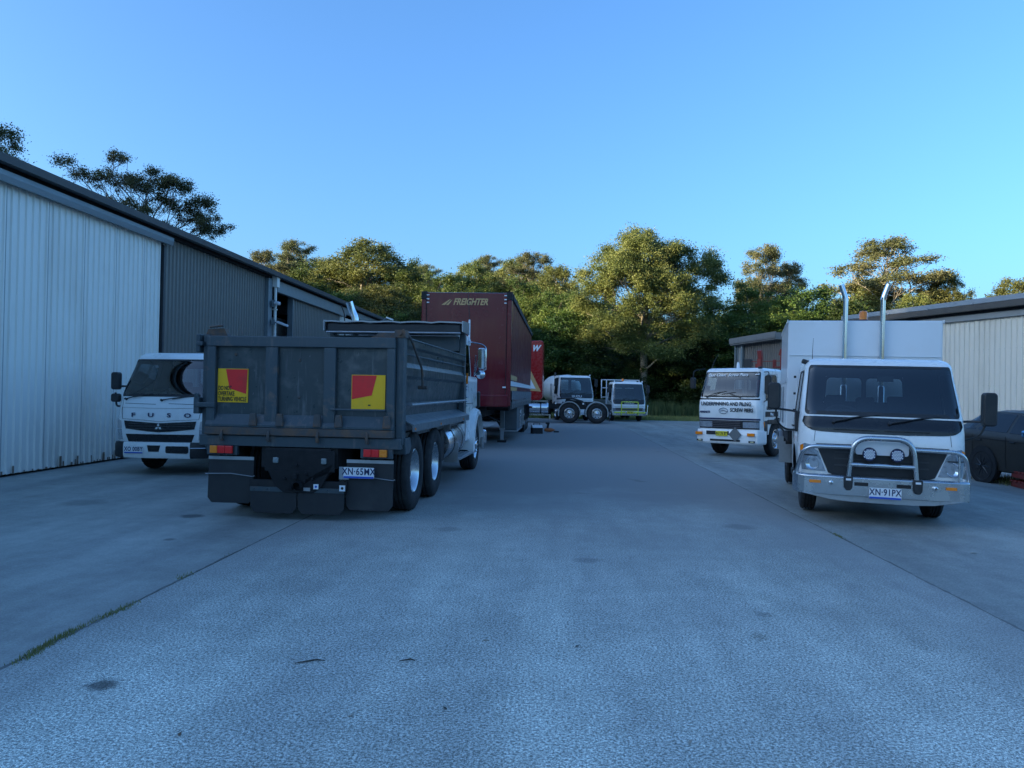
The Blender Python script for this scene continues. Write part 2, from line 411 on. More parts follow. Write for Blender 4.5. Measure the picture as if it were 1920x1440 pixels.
def wheel(parent, x, y, r=0.5, w=0.28, rim_r=0.3, kind='steer', out=1, dual=False, nuts=10, rimmat=None, hubmat=None):
    """out=+1: the outer face looks to +X"""
    e = part_empty('wheel', parent, (x, y, r))
    tyre_mesh(r, w, rim_r).build('tyre', rubber, e, smooth=50)
    rm = rimmat or alu; h = w/2*out
    mb = MB()
    if kind == 'drive':      # deep dish
        prof = [(h*0.80, rim_r+0.004), (h*0.86, rim_r-0.012), (h*0.74, rim_r-0.03), (h*0.2, rim_r-0.06), (-h*0.2, rim_r-0.075), (-h*0.45, rim_r*0.62), (-h*0.4, rim_r*0.42), (-h*0.3, rim_r*0.4)]
        mb.lathe(prof, (0,0,0), 'x', 40, m=0)
        mb.lathe([(-h*0.3, rim_r*0.4), (h*0.1, rim_r*0.36), (h*0.45, rim_r*0.33), (h*0.5, rim_r*0.22), (h*0.52, 0.001)], (0,0,0), 'x', 24, m=1)
        zn = -h*0.4; rn = rim_r*0.52
        for k in range(10):
            t = 2*pi*(k+.5)/10
            mb.cyl((-h*0.52, cos(t)*rim_r*0.72, sin(t)*rim_r*0.72), (-h*0.30, cos(t)*rim_r*0.72, sin(t)*rim_r*0.72), rim_r*0.085, 8, m=2)
    else:                    # convex disc with hand holes
        prof = [(h*0.80, rim_r+0.004), (h*0.86, rim_r-0.012), (h*0.78, rim_r-0.028), (h*0.45, rim_r-0.045), (h*0.38, rim_r-0.06), (h*0.52, rim_r*0.68), (h*0.78, rim_r*0.60), (h*0.82, rim_r*0.36)]
        mb.lathe(prof, (0,0,0), 'x', 40, m=0)
        mb.lathe([(h*0.82, rim_r*0.36), (h*1.0, rim_r*0.33), (h*1.12, rim_r*0.26), (h*1.16, 0.001)], (0,0,0), 'x', 24, m=1)
        zn = h*0.80; rn = rim_r*0.48
        for k in range(8):
            t = 2*pi*(k+.5)/8
            mb.cyl((h*0.38, cos(t)*rim_r*0.745, sin(t)*rim_r*0.745), (h*0.56, cos(t)*rim_r*0.745, sin(t)*rim_r*0.745), rim_r*0.075, 8, m=2)
    for k in range(nuts):
        t = 2*pi*k/nuts
        p = Vector((zn, cos(t)*rn, sin(t)*rn)); mb.cyl(p, p+Vector((0.05*out,0,0)), rim_r*0.062, 7, r2=rim_r*0.045, m=1)
    mb.lathe([(-h*0.78, rim_r*0.99), (h*0.8, rim_r*0.99)], (0,0,0), 'x', 40, m=2)
    mb.build('rim', [rm, hubmat or chrome, chassis], e, smooth=40)
    if dual:
        t2 = tyre_mesh(r, w, rim_r).build('tyre', rubber, e, smooth=50); t2.location = (-(w+0.05)*out, 0, 0)
        m2 = MB(); m2.lathe([(-w/2, rim_r), (w/2, rim_r), (w/2*.2, 0.02)], (0,0,0), 'x', 24); o = m2.build('rim', chassis, e); o.location = (-(w+0.05)*out, 0, 0)
    return e
# ------------------------------------------------------------------ small vehicle parts
def number_plate(parent, s, loc, rot=(0,0,0), w=0.37, h=0.13, yellow=False, ts=0.105):
    p = MB().prism(rrect(w, h, 0.012), 'y', -0.004, 0.004).build('number_plate', platey if yellow else platew, parent)
    p.location = loc; p.rotation_euler = rot
    text('plate_lettering', s, ts, hitext if yellow else navy, p, (0, -0.005, 0.012 if not yellow else 0), sx=0.80, bold=0.0022, ext=0.001, mat_space=1.08)
    b = MB(); b.prism(rrect(w*0.985, h*0.17, 0.006, cy=-h*0.405), 'y', -0.0062, -0.002)
    b.build('plate_strip', bluei if not yellow else hitext, p)
    if yellow: bpy.data.objects.remove(bpy.data.objects[kids(p)[-1].name])
    return p
def mirror_head(parent, c, w, h, d=0.1, mat=None, rz=0, rx=0.0, faces=1):
    """a mirror whose glass looks to +Y (faces=1)"""
    o = MB().prism(rrect(w, h, min(w,h)*0.28, 5), 'y', -d/2, d/2).build('mirror', mat or black, parent, smooth=40, bevel=0.018)
    o.location = c; o.rotation_euler = (rx, 0, rz)
    g = MB().prism(rrect(w*0.86, h*0.9, min(w,h)*0.22, 5), 'y', d/2*faces+0.001*faces, d/2*faces+0.006*faces).build('mirror_glass', mirrorm, o)
    return o
def seat(parent, x, y, z, w=0.5):
    mb = MB(); z = z-.13
    mb.prism([(y-0.42, z), (y+0.1, z-0.02), (y+0.1, z+0.16), (y-0.42, z+0.14)], 'x', x-w/2, x+w/2)
    mb.prism([(y, z+0.12), (y+0.14, z+0.1), (y+0.26, z+0.68), (y+0.15, z+0.7)], 'x', x-w/2*0.95, x+w/2*0.95)
    mb.prism([(y+0.16, z+0.72), (y+0.25, z+0.72), (y+0.28, z+0.93), (y+0.2, z+0.93)], 'x', x-0.13, x+0.13)
    return mb.build('seat', seat_m, parent, bevel=0.035)
def steering(parent, x, y, z, r=0.21, tilt=30):
    mb = MB(); pts = []
    R = Euler((radians(tilt),0,0)).to_matrix()
    for k in range(25):
        t = 2*pi*k/24; pts.append(Vector((x,y,z)) + R @ Vector((r*cos(t), r*sin(t), 0)))
    mb.tube(pts, 0.014, 6); c = Vector((x,y,z))
    for t in (0.2, pi-0.2, -pi/2): mb.tube([c, c + R @ Vector((r*cos(t), r*sin(t), 0))], 0.012, 5)
    mb.cyl(c, c + R @ Vector((0,-0.02,-0.4)), 0.03, 8); mb.cyl(c-Vector((0,0,.02)), c+Vector((0,0,.03)), 0.06, 10)
    return mb.build('steering_wheel', dash_m, parent, smooth=50)
def wiper(parent, cab, s0, z0, s1, z1, blade=0.5, side=1):
    mb = MB()
    pv = cab.P(s0, z0, 0.03); mid = cab.P(s0+(s1-s0)*0.5, z0+(z1-z0)*0.5, 0.045); tip = cab.P(s1, z1, 0.03)
    mb.cyl(cab.P(s0, z0, -0.005), cab.P(s0, z0, 0.045), 0.022, 8)
    mb.tube([pv, mid, tip], [0.012, 0.009, 0.007], 6)
    a = cab.P(s1-blade*0.5, z1-0.012, 0.016); b = cab.P(s1+blade*0.5, z1+0.012, 0.016)
    pts = [a.lerp(tip, 0)]
    n = 8; pts = [cab.P(s1-blade*0.5+blade*k/n, z1-0.03+0.06*k/n*side, 0.014) for k in range(n+1)]
    mb.tube(pts, 0.009, 5); 
    return mb.build('wiper', black, parent, smooth=60)
def beacon(parent, loc, r=0.07, h=0.14, part=True):
    b = MB().lathe([(0, r*1.1), (0.03, r*1.1), (0.035, r)], loc, 'z', 20).build('beacon', black, parent, smooth=40)
    m = MB(); prof = [(0.035, r*.96)]
    for k in range(7): prof += [(0.04+h*k/7, r*.96), (0.04+h*(k+.6)/7, r*.9)]
    prof += [(0.04+h, r*0.93), (0.05+h, r*0.7), (0.055+h, 0.001)]
    m.lathe(prof, loc, 'z', 20); m.build('beacon_lens', amber, b, smooth=30); return b
# ------------------------------------------------------------------ ground
def ground_mat(name, c_lo, c_mid, c_hi, speck=55, big=.35, bmp=.5, contrast=(.35,.5,.66), smooth_patch=.3, rough=.8, streak=True, lane=False, spots=()):
    m, nt, b = nodes_of(name)
    n1 = noise(nt, speck, 3, .8); n2 = noise(nt, speck*2.7, 2, .6, off=5)
    add = nt.nodes.new('ShaderNodeMath'); add.operation = 'MULTIPLY_ADD'; add.inputs[1].default_value = .4
    nt.links.new(n2, add.inputs[0]); sc = nt.nodes.new('ShaderNodeMath'); sc.operation = 'MULTIPLY'; sc.inputs[1].default_value = .6
    nt.links.new(n1, sc.inputs[0]); nt.links.new(sc.outputs[0], add.inputs[2])
    f = ramp(nt, add.outputs[0], [(contrast[0], c_lo), (contrast[1], c_mid), (contrast[2], c_hi)])
    # broad worn and damp patches
    p = ramp(nt, noise(nt, big, 6, .62, stretch=(1.0, .45, 1)), [(.34, (.82,.82,.82)), (.47, (.96,.96,.96)), (.56, (1.04,1.04,1.04)), (.68, (1.18,1.18,1.18))])
    f = mixc(nt, 1.0, f, p, 'MULTIPLY')
    p5 = ramp(nt, noise(nt, 3.3, 5, .7, off=41), [(.36, (.90,.90,.90)), (.5, (1.0,1.0,1.0)), (.64, (1.1,1.1,1.1))])
    f = mixc(nt, 1.0, f, p5, 'MULTIPLY')
    if streak:
        p2 = ramp(nt, noise(nt, 1.4, 5, .6, stretch=(1.0, .12, 1), off=9), [(.36, (.78,.78,.80)), (.55, (1.0,1.0,1.0)), (.7, (1.15,1.15,1.14))])
        f = mixc(nt, 1.0, f, p2, 'MULTIPLY')
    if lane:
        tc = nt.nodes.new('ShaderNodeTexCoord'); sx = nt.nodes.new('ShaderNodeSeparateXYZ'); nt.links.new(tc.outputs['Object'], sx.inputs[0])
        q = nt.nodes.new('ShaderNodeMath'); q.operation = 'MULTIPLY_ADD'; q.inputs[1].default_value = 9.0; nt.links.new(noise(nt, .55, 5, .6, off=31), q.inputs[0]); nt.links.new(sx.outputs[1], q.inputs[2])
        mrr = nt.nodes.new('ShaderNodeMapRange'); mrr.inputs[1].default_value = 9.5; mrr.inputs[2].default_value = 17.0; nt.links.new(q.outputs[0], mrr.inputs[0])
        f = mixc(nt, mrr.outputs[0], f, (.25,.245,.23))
        ab = nt.nodes.new('ShaderNodeMath'); ab.operation = 'ABSOLUTE'; nt.links.new(sx.outputs[0], ab.inputs[0])
        q2 = nt.nodes.new('ShaderNodeMath'); q2.operation = 'MULTIPLY_ADD'; q2.inputs[1].default_value = .9; nt.links.new(noise(nt, 1.7, 5, .65, off=37), q2.inputs[0]); nt.links.new(ab.outputs[0], q2.inputs[2])
        mr3 = nt.nodes.new('ShaderNodeMapRange'); mr3.inputs[1].default_value = 2.7; mr3.inputs[2].default_value = 3.7; mr3.inputs[4].default_value = .75; nt.links.new(q2.outputs[0], mr3.inputs[0])
        f = mixc(nt, mr3.outputs[0], f, (.27,.265,.25))
    for (sx_, sy_, sr_, sk_) in spots:
        tc = nt.nodes.new('ShaderNodeTexCoord'); vm = nt.nodes.new('ShaderNodeVectorMath'); vm.operation = 'DISTANCE'; vm.inputs[1].default_value = (sx_, sy_, 0); nt.links.new(tc.outputs['Object'], vm.inputs[0])
        q = nt.nodes.new('ShaderNodeMath'); q.operation = 'MULTIPLY_ADD'; q.inputs[1].default_value = sr_*1.1; nt.links.new(noise(nt, 1.2/sr_, 4, .7, off=sx_*3), q.inputs[0]); nt.links.new(vm.outputs['Value'], q.inputs[2])
        mr4 = nt.nodes.new('ShaderNodeMapRange'); mr4.inputs[1].default_value = sr_*1.15; mr4.inputs[2].default_value = sr_*1.75; mr4.inputs[3].default_value = sk_; mr4.inputs[4].default_value = 0; nt.links.new(q.outputs[0], mr4.inputs[0])
        f = mixc(nt, mr4.outputs[0], f, (.05,.05,.048))
    # oil spots
    p3 = ramp(nt, noise(nt, 1.1, 3, .5, off=21), [(.70, (1.0,1.0,1.0)), (.78, (.55,.53,.5))])
    f = mixc(nt, 1.0, f, p3, 'MULTIPLY')
    nt.links.new(f, b.inputs['Base Color']); b.inputs['Roughness'].default_value = rough; b.inputs['Specular IOR Level'].default_value = .35
    bump(nt, b, add.outputs[0], bmp, .012)
    MATS[name] = m; return m
def sheet(name, pts, z, mat, sub=0):
    o = MB().add([(x,y,z) for x,y in pts], [tuple(range(len(pts)))]).build(name, mat)
    tag(o, None, None, kind='structure'); return o
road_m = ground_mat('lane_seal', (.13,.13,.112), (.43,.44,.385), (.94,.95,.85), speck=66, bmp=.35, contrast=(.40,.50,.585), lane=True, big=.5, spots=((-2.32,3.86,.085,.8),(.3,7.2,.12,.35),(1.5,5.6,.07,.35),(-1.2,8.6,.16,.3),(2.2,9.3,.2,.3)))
apron_m = ground_mat('apron_concrete', (.26,.262,.235), (.345,.35,.315), (.44,.445,.405), speck=70, bmp=.15, big=.5, rough=.62, streak=True, spots=((-4.35,9.0,.14,.8),(-4.7,6.1,.11,.5),(-6.2,9.8,.3,.35),(-5.2,4.4,.06,.5),(-3.9,7.6,.07,.6)))
apron2_m = ground_mat('apron_concrete_right', (.19,.193,.172), (.29,.293,.263), (.41,.413,.373), speck=60, bmp=.2, big=.45, rough=.68)
soil_m = ground_mat('forest_soil', (.02,.025,.012), (.035,.04,.02), (.06,.06,.035), speck=6, bmp=.6, streak=False)
grass_m = ground_mat('verge_grass', (.09,.13,.02), (.15,.20,.04), (.22,.26,.07), speck=12, bmp=.8, streak=False, big=.3)
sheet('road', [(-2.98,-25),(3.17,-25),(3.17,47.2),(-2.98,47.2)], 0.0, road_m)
sheet('yard_apron', [(-30,-25),(-2.998,-25),(-2.998,47.2),(-30,47.2)], -.004, apron_m)
sheet('yard_apron', [(3.185,-25),(40,-25),(40,47.2),(3.185,47.2)], -.003, apron2_m)
# ground terrain to the horizon
def gh(x, y):
    h = 0
    if x < -24: h += (15.0+4.0/(1+math.exp((y-28)/2.0)))*min(1, (-24-x)/34.0)**1.2  # unseen left rise, its near end raised to shade the yard
    d = max(0, y-60); k = 1/(1+math.exp((x-2)/9)); h2 = d*(.07+.14*k); h2 = min(h2, 9+6*k)
    h = max(h, h2)
    if x < -24 and y > 60: h = max(h, min(15, h2))
    return h-.03
def terrain():
    xs = [-700,-400,-250,-160,-120]+[-100+5*i for i in range(41)]+[130,180,260,420,700]
    ys = [-500,-250,-120,-80,-60]+[-40+5*i for i in range(37)]+[180,240,350,520,800]
    V = [(x,y,gh(x,y)+(.25*sin(x*.31)*cos(y*.27) if (y > 64 or x < -30) else 0)) for y in ys for x in xs]; nx = len(xs)
    F = [(j*nx+i,j*nx+i+1,(j+1)*nx+i+1,(j+1)*nx+i) for j in range(len(ys)-1) for i in range(nx-1)]
    o = MB().add(V, F).build('ground', soil_m, smooth=60); tag(o, None, None, kind='structure')
terrain()
sheet('grass_verge', [(-30,47.19),(40,47.19),(40,59.8),(-30,59.8)], -.006, grass_m)

# grass growing in the left lane joint (blades)
import numpy as np
def blades(name, pts, h, w, mat, label, cat, seed=1, lean=.5):
    rg = np.random.default_rng(seed); P = np.array(pts, dtype=float); n = len(P)
    a = rg.uniform(0, 2*pi, n); hh = h*rg.uniform(.4, 1.2, n); ln = lean*hh*rg.uniform(.2,1,n); la = rg.uniform(0,2*pi,n)
    dx, dy = np.cos(a)*w/2, np.sin(a)*w/2
    V = np.empty((n,3,3)); V[:,0] = P; V[:,0,0] -= dx; V[:,0,1] -= dy; V[:,1] = P; V[:,1,0] += dx; V[:,1,1] += dy
    V[:,2] = P; V[:,2,2] += hh; V[:,2,0] += ln*np.cos(la); V[:,2,1] += ln*np.sin(la)
    me = bpy.data.meshes.new(name); me.vertices.add(3*n); me.vertices.foreach_set('co', V.ravel())
    me.loops.add(3*n); me.loops.foreach_set('vertex_index', np.arange(3*n, dtype=np.int32))
    me.polygons.add(n); me.polygons.foreach_set('loop_start', np.arange(0,3*n,3,dtype=np.int32)); me.update(calc_edges=True)
    me.materials.append(mat); o = bpy.data.objects.new(name, me); COL.objects.link(o); tag(o, label, cat, kind='stuff'); return o
blade_m = surf('blade_green', (.17,.18,.05), .7, dirt=(.24,.20,.08), dirt_amt=.8, scale=3)
rg = random.Random(4); pts = []
for _ in range(5200):
    y = rg.uniform(2.6, 7.6); dens = (sin(y*3.1)+sin(y*7.3+1)+sin(y*1.3+2)-.05)*.5*min(1,(7.7-y)/1.5)
    if rg.random() < dens: pts.append((-2.99+rg.gauss(0,.022)+.02*sin(y*5), y, -.002))
blades('joint_grass', pts, .026, .006, blade_m, 'thin line of grass growing in the joint left of the rough lane', 'grass', 3)
pts = [(3.18+rg.gauss(0,.012), 8.9+rg.gauss(0,.08), 0) for _ in range(120)]
blades('joint_grass', pts, .02, .006, blade_m, 'small green weed in the right hand joint in front of the box truck', 'grass', 5)
pts = []
for _ in range(26000):
    y = 47.35+ (rg.random()**1.3)*9.5; pts.append((rg.uniform(-14, 22), y, -.01))
blades('verge_blades', pts, .17, .05, blade_m, 'mown green grass verge between the yard and the forest', 'grass', 6)
weed_m = surf('weed_green', (.06,.09,.025), .7, dirt=(.10,.11,.04), dirt_amt=.7, scale=1.5)
pts = [(rg.uniform(-12,22), rg.uniform(55.5,60), .0) for _ in range(22000)]
blades('tall_weeds', pts, 1.15, .05, weed_m, 'tall dark weeds growing at the foot of the forest', 'weeds', 8, lean=.3)
pts = [(8.8+rg.gauss(0,.25), 15.4+rg.gauss(0,.5), 0) for _ in range(500)]
blades('weed_patch', pts, .14, .012, blade_m, 'weeds growing beside the dark car near the red pallets', 'weeds', 9)
# joints, cracks, debris
crack = surf('crack_dark', (.15,.15,.14), .9, dirt=(.2,.2,.19), dirt_amt=.9, scale=3)
def groove(x, y0, y1, seed):
    r_ = random.Random(seed); V = []; y = y0
    while y < y1:
        w = .004+.012*r_.random()**2; cx = x+.006*sin(y*1.7)+.004*sin(y*5.3); V += [(cx-w+r_.gauss(0,.003),y,.0015),(cx+w+r_.gauss(0,.003),y,.0015)]; y += .06
    MB().add(V, [(2*i,2*i+2,2*i+3,2*i+1) for i in range(len(V)//2-1)]).build('yard_joint', crack)['kind'] = 'structure'
groove(-2.99, -1, 7.8, 1); groove(3.177, -1, 40, 2)
twigm = surf('bark_twig', (.05,.04,.03), .8)
def twig(x, y, L, a, lab):
    c, s_ = cos(a), sin(a); o = MB().tube([(x-L/2*c,y-L/2*s_,.004),(x-.1*L*c+.01,y,.010),(x+.2*L*c,y+.2*L*s_+.006,.012),(x+L/2*c,y+L/2*s_,.005)],[.002,.005,.005,.002],5).build('twig', twigm); tag(o, lab, 'twig')
twig(-1.37,4.30,.17,.35,'curved dark twig lying on the rough lane')
twig(-.83,4.38,.09,.1,'short thin twig on the lane right of the curved one')
leafm = [surf('dry_leaf_a', (.34,.30,.24), .8), surf('dry_leaf_b', (.16,.10,.06), .8), surf('dry_leaf_c', (.05,.05,.04), .8)]
def leaf(x, y, s_, a, k, lab):
    c, q = cos(a), sin(a); P = [(-.5,0),(-.15,.16),(.2,.14),(.5,0),(.2,-.14),(-.15,-.16)]
    V = [(x+s_*(u*c-v*q), y+s_*(u*q+v*c), .003+ .012*(abs(v)*4*s_*6)) for u,v in P]
    o = MB().add(V, [(0,1,2,3),(0,3,4,5)]).build('fallen_leaf', leafm[k]); tag(o, lab, 'leaf')
leaf(-.95,3.62,.045,.8,0,'pale dry leaf on the rough lane, nearest one left of centre')
leaf(-.42,4.8,.05,.3,0,'pale dry leaf on the lane below the tail of the tipper')
leaf(.62,3.5,.05,1.2,0,'pale dry leaf on the lane right of centre')
leaf(-.52,3.75,.045,2.2,2,'small dark leaf on the lane below the pale leaf')
leaf(4.25,8.1,.10,.2,0,'pale dry leaf on the apron right of the box truck bumper')
leaf(-1.65,3.35,.045,1.9,1,'brown leaf on the lane near the bottom left')
leaf(.15,4.75,.045,.9,2,'small dark leaf on the lane in the middle')
# stains (thin marks of their own shape)
stain_m = surf('oil_stain', (.045,.045,.042), .5, dirt=(.08,.08,.075), dirt_amt=.8, scale=8)
def stain(x, y, rx, ry, seed, z=.002):
    r_ = random.Random(seed); P = []
    for k in range(40):
        t = 2*pi*k/40; q = 1+.16*sin(3*t+seed)+.10*sin(7*t+seed*2)+.1*r_.random(); P.append((x+rx*q*cos(t), y+ry*q*sin(t), z))
    MB().add(P, [tuple(range(40))]).build('ground_stain', stain_m)['kind'] = 'structure'

# ------------------------------------------------------------------ sheds
wallw = surf('pale_sheet', (.86,.82,.74), .42, dirt=(.62,.56,.47), dirt_amt=.4, scale=1.3, stretch=(1,1,.3))
walld = surf('dark_sheet', (.185,.172,.15), .45, dirt=(.19,.185,.17), dirt_amt=.5, scale=1.4, stretch=(1,1.5,.25))
wallc = surf('cream_sheet', (.74,.68,.58), .42, dirt=(.56,.50,.41), dirt_amt=.5, scale=1.1, stretch=(1,1,.25))
wallb = surf('brown_sheet', (.17,.15,.13), .5, dirt=(.12,.10,.09), dirt_amt=.6, scale=2)
trimg = surf('trim_galv', (.22,.26,.28), .4, metal=.3, dirt=(.2,.21,.21), dirt_amt=.6, scale=2, stretch=(1,.4,1))
roofd = surf('roof_sheet_dark', (.10,.10,.10), .5, dirt=(.15,.14,.13), dirt_amt=.6)
gutt = surf('gutter_brown', (.12,.11,.10), .5, dirt=(.07,.07,.07), dirt_amt=.5)
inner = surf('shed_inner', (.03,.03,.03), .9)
rustw = surf('rusted_foot', (.20,.14,.10), .8, dirt=(.38,.34,.3), dirt_amt=.8, scale=5)
def ribbed(L, H, kind, dent=0, seed=1):
    """profile sheet running along +Y from 0..L, face towards +X, ribs stand proud"""
    mb = MB(); prof = []; y = 0; r_ = random.Random(seed)
    if kind == 'pan':        # wide pans with narrow ribs
        while y < L:
            prof += [(y,0),(y+.13,0),(y+.143,.034),(y+.172,.034),(y+.185,0)]; y += .19
    elif kind == 'deep':
        while y < L:
            prof += [(y,0),(y+.075,0),(y+.10,.035),(y+.165,.035),(y+.19,0)]; y += .19
    else:
        while y < L:
            prof += [(y,0),(y+.03,.006),(y+.06,.022),(y+.09,.022),(y+.12,.006)]; y += .15
    prof = [(min(a,L),b) for a,b in prof if a <= L+.02]
    zs = [0,.25,.6,1.1,1.8,H*.6,H]
    V = []
    for (y_, x_) in prof:
        for z in zs:
            q = dent*(max(0,1.2-z))*(.5*sin(y_*2.3+z*3)+.5*sin(y_*5.1+z*7)) if dent else 0
            V.append((x_+q, y_, z))
    n = len(zs)
    mb.add(V, [(i*n+j,(i+1)*n+j,(i+1)*n+j+1,i*n+j+1) for i in range(len(prof)-1) for j in range(n-1)])
    return mb
def left_shed():
    T = thing('shed', 'long shed on the left with pale sliding door, dark ribbed walls and an open bay', 'shed', (-9.2,0,0)); T.scale = (.925,.925,.895)
    H = 5.36
    d = ribbed(30.5, H+.0, 'pan', .012).build('sliding_door', wallw, T); d.location = (.10,-12.0,.04)
    q = MB()
    for k in range(30): q.box(.07,.135,-12+k*1.14-.012,-12+k*1.14+.004,.04,H-.02) if k*1.14 < 30.5 else None
    q.build('sheet_lap', surf('lap_grey',(.42,.41,.38),.6), d).matrix_parent_inverse = Matrix.Translation((-.10,12.0,-.04))
    q = MB(); q.box(.055,.16,18.5,18.57,.03,H-.02); q.build('door_edge', surf('edge_dark',(.05,.055,.06),.5), T)
    # foot of the sheets: rust fringe
    q = MB(); r_ = random.Random(3); y = -12
    while y < 18.4:
        w = r_.uniform(.02,.07); q.box(.132,.136,y,y+w,.04,.04+r_.uniform(.03,.22)*r_.random()); y += w+r_.uniform(.01,.12)
    q.build('rust_patch', rustw, T)['kind'] = 'stuff'
    # track cover above the door
    q = MB(); q.prism([(.16,H+.02),(.28,H+.0),(.30,H+.11),(.16,H+.12)], 'y', -12.5,18.7); q.prism([(.14,H+.125),(.25,H+.125),(.25,H+.22),(.14,H+.23)], 'y', -12.5,18.8); q.build('door_track', trimg, T)
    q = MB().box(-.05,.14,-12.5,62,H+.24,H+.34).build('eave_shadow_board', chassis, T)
    w = ribbed(6.65, H+.22, 'deep').build('ribbed_wall', walld, T); w.location = (0,18.75,.03)
    q = MB(); q.box(-.1,.16,25.42,25.75,0,H+.22); q.build('column', trimg, T, bevel=.01)
    q = MB(); q.cyl((.22,25.88,.1),(.22,25.88,H+.1),.05,12); q.box(.12,.32,25.76,26.0,H-.05,H+.32); 
    for z in (1.5,3.0,4.5): q.box(.14,.29,25.82,25.94,z,z+.03)
    q.box(.14,.32,25.72,25.98,2.05,2.4)
    q.build('downpipe', wallw, T)
    q = MB(); q.box(-.06,.14,27.88,27.95,0,H-.15); q.build('door_post', trimg, T)
    w = ribbed(6.1, H-.25, 'deep').build('ribbed_door', walld, T); w.location = (.08,28.0,.04)
    q = MB(); q.box(.10,.26,25.98,34.6,H-.20,H-.06); q.box(.06,.2,25.98,42,H-.05,H+.22); q.build('door_track', trimg, T)
    w = ribbed(6.1, H-.22, 'pan').build('ribbed_wall', wallw, T); w.location = (0,34.15,.03)
    q = MB(); q.box(-.1,.16,40.3,40.65,0,H+.2); q.cyl((.22,40.25,.1),(.22,40.25,H),.05,10); q.build('column', trimg, T)
    q = MB(); q.box(.04,.2,40.65,62,H-.3,H+.2); q.build('lintel', trimg, T)
    w = ribbed(13, H, 'deep').build('ribbed_wall', walld, T); w.location = (0,49,.03)
    # roof sheet, barge and gutter
    q = MB(); V = []; y = -13; k = 0
    while y < 62:
        for (dy, dz) in ((0,0),(.04,.028),(.09,.028),(.13,0)): V += [(.42,y+dy,H+.40+dz),(-14,y+dy,H+1.65+dz)]
        y += .19
    n = len(V)//2; q.add(V, [(2*i,2*i+1,2*i+3,2*i+2) for i in range(n-1)]); q.build('roof', roofd, T)
    q = MB(); q.prism([(.26,H+.30),(.41,H+.30),(.44,H+.44),(.38,H+.44),(.36,H+.33),(.26,H+.33)], 'y', -13,62); q.build('gutter', roofd, T)
    # inside
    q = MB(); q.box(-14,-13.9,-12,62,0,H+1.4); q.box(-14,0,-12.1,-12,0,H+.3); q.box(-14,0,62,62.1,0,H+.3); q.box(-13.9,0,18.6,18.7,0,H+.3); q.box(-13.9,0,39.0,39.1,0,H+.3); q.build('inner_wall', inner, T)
    q = MB(); q.box(-13.9,-.1,30.0,30.1,4.45,4.55); q.build('cross_beam', rusty, T)
    return T
left_shed()
# truck body standing inside the open bay
t = thing('truck_in_bay', 'tall white truck body with dark blotchy graphics inside the open dark shed bay', 'truck', (-11.02,26.3,0)); t.scale = (.925,.925,.895)
b = MB().box(-1.25,1.25,0,7,1.1,4.5).build('box_body', whiteb, t, bevel=.03)
g = MB(); g.prism([(.75,3.55),(.95,3.95),(1.12,3.6),(1.0,3.3),(1.1,2.9),(.7,2.95),(.82,3.3)], 'y', -.012,-.002); g.build('body_graphic', navy, b); MB().box(.55,1.15,-.012,-.002,2.1,2.35).build('body_graphic', navy, b); MB().box(.6,1.1,-.012,-.002,1.75,1.95).build('body_graphic', navy, b)
g = MB(); g.box(-1.1,1.1,.1,6.8,.7,1.09); g.build('chassis', chassis, t)
for sg in (-1,1):
    wheel(t, sg*1.05, 1.3, .5,.28,.29,'drive',sg); wheel(t, sg*1.05, 5.6, .5,.28,.29,'steer',sg)
# security lights
def flood(loc, lab, arm):
    t = thing('floodlight', lab, 'light', loc); m = MB(); m.tube([(0,0,0),arm], .02, 6); m.box(-.05,.05,-.06,.06,-.08,.08); m.build('bracket', trimg, t)
    a = Vector(arm); m = MB(); m.obox(a+Vector((.14,0,-.03)), (.36,.16,.07), (0,.35,0)); m.build('lamp_head', platew, t, bevel=.015)
flood((-8.98,23.75,3.62), 'white floodlight on the pale column beside the open shed bay', (.16,0,-.02))
flood((-8.96,37.3,4.78), 'long white arm light at the far column under the shed eave', (.55,0,.3))
t = thing('security_camera', 'small twin security camera on the pale column above the floodlight', 'camera', (-8.98,23.75,4.2)); m = MB(); m.box(-.04,.06,-.06,.06,-.1,.12); m.build('bracket', trimg, t)
for k in (-1,1):
    m = MB(); m.lathe([(0,.001),(0,.05),(.12,.055),(.14,.03)], (.06,.07*k,.02), 'x', 12); m.build('camera_head', platew, t)

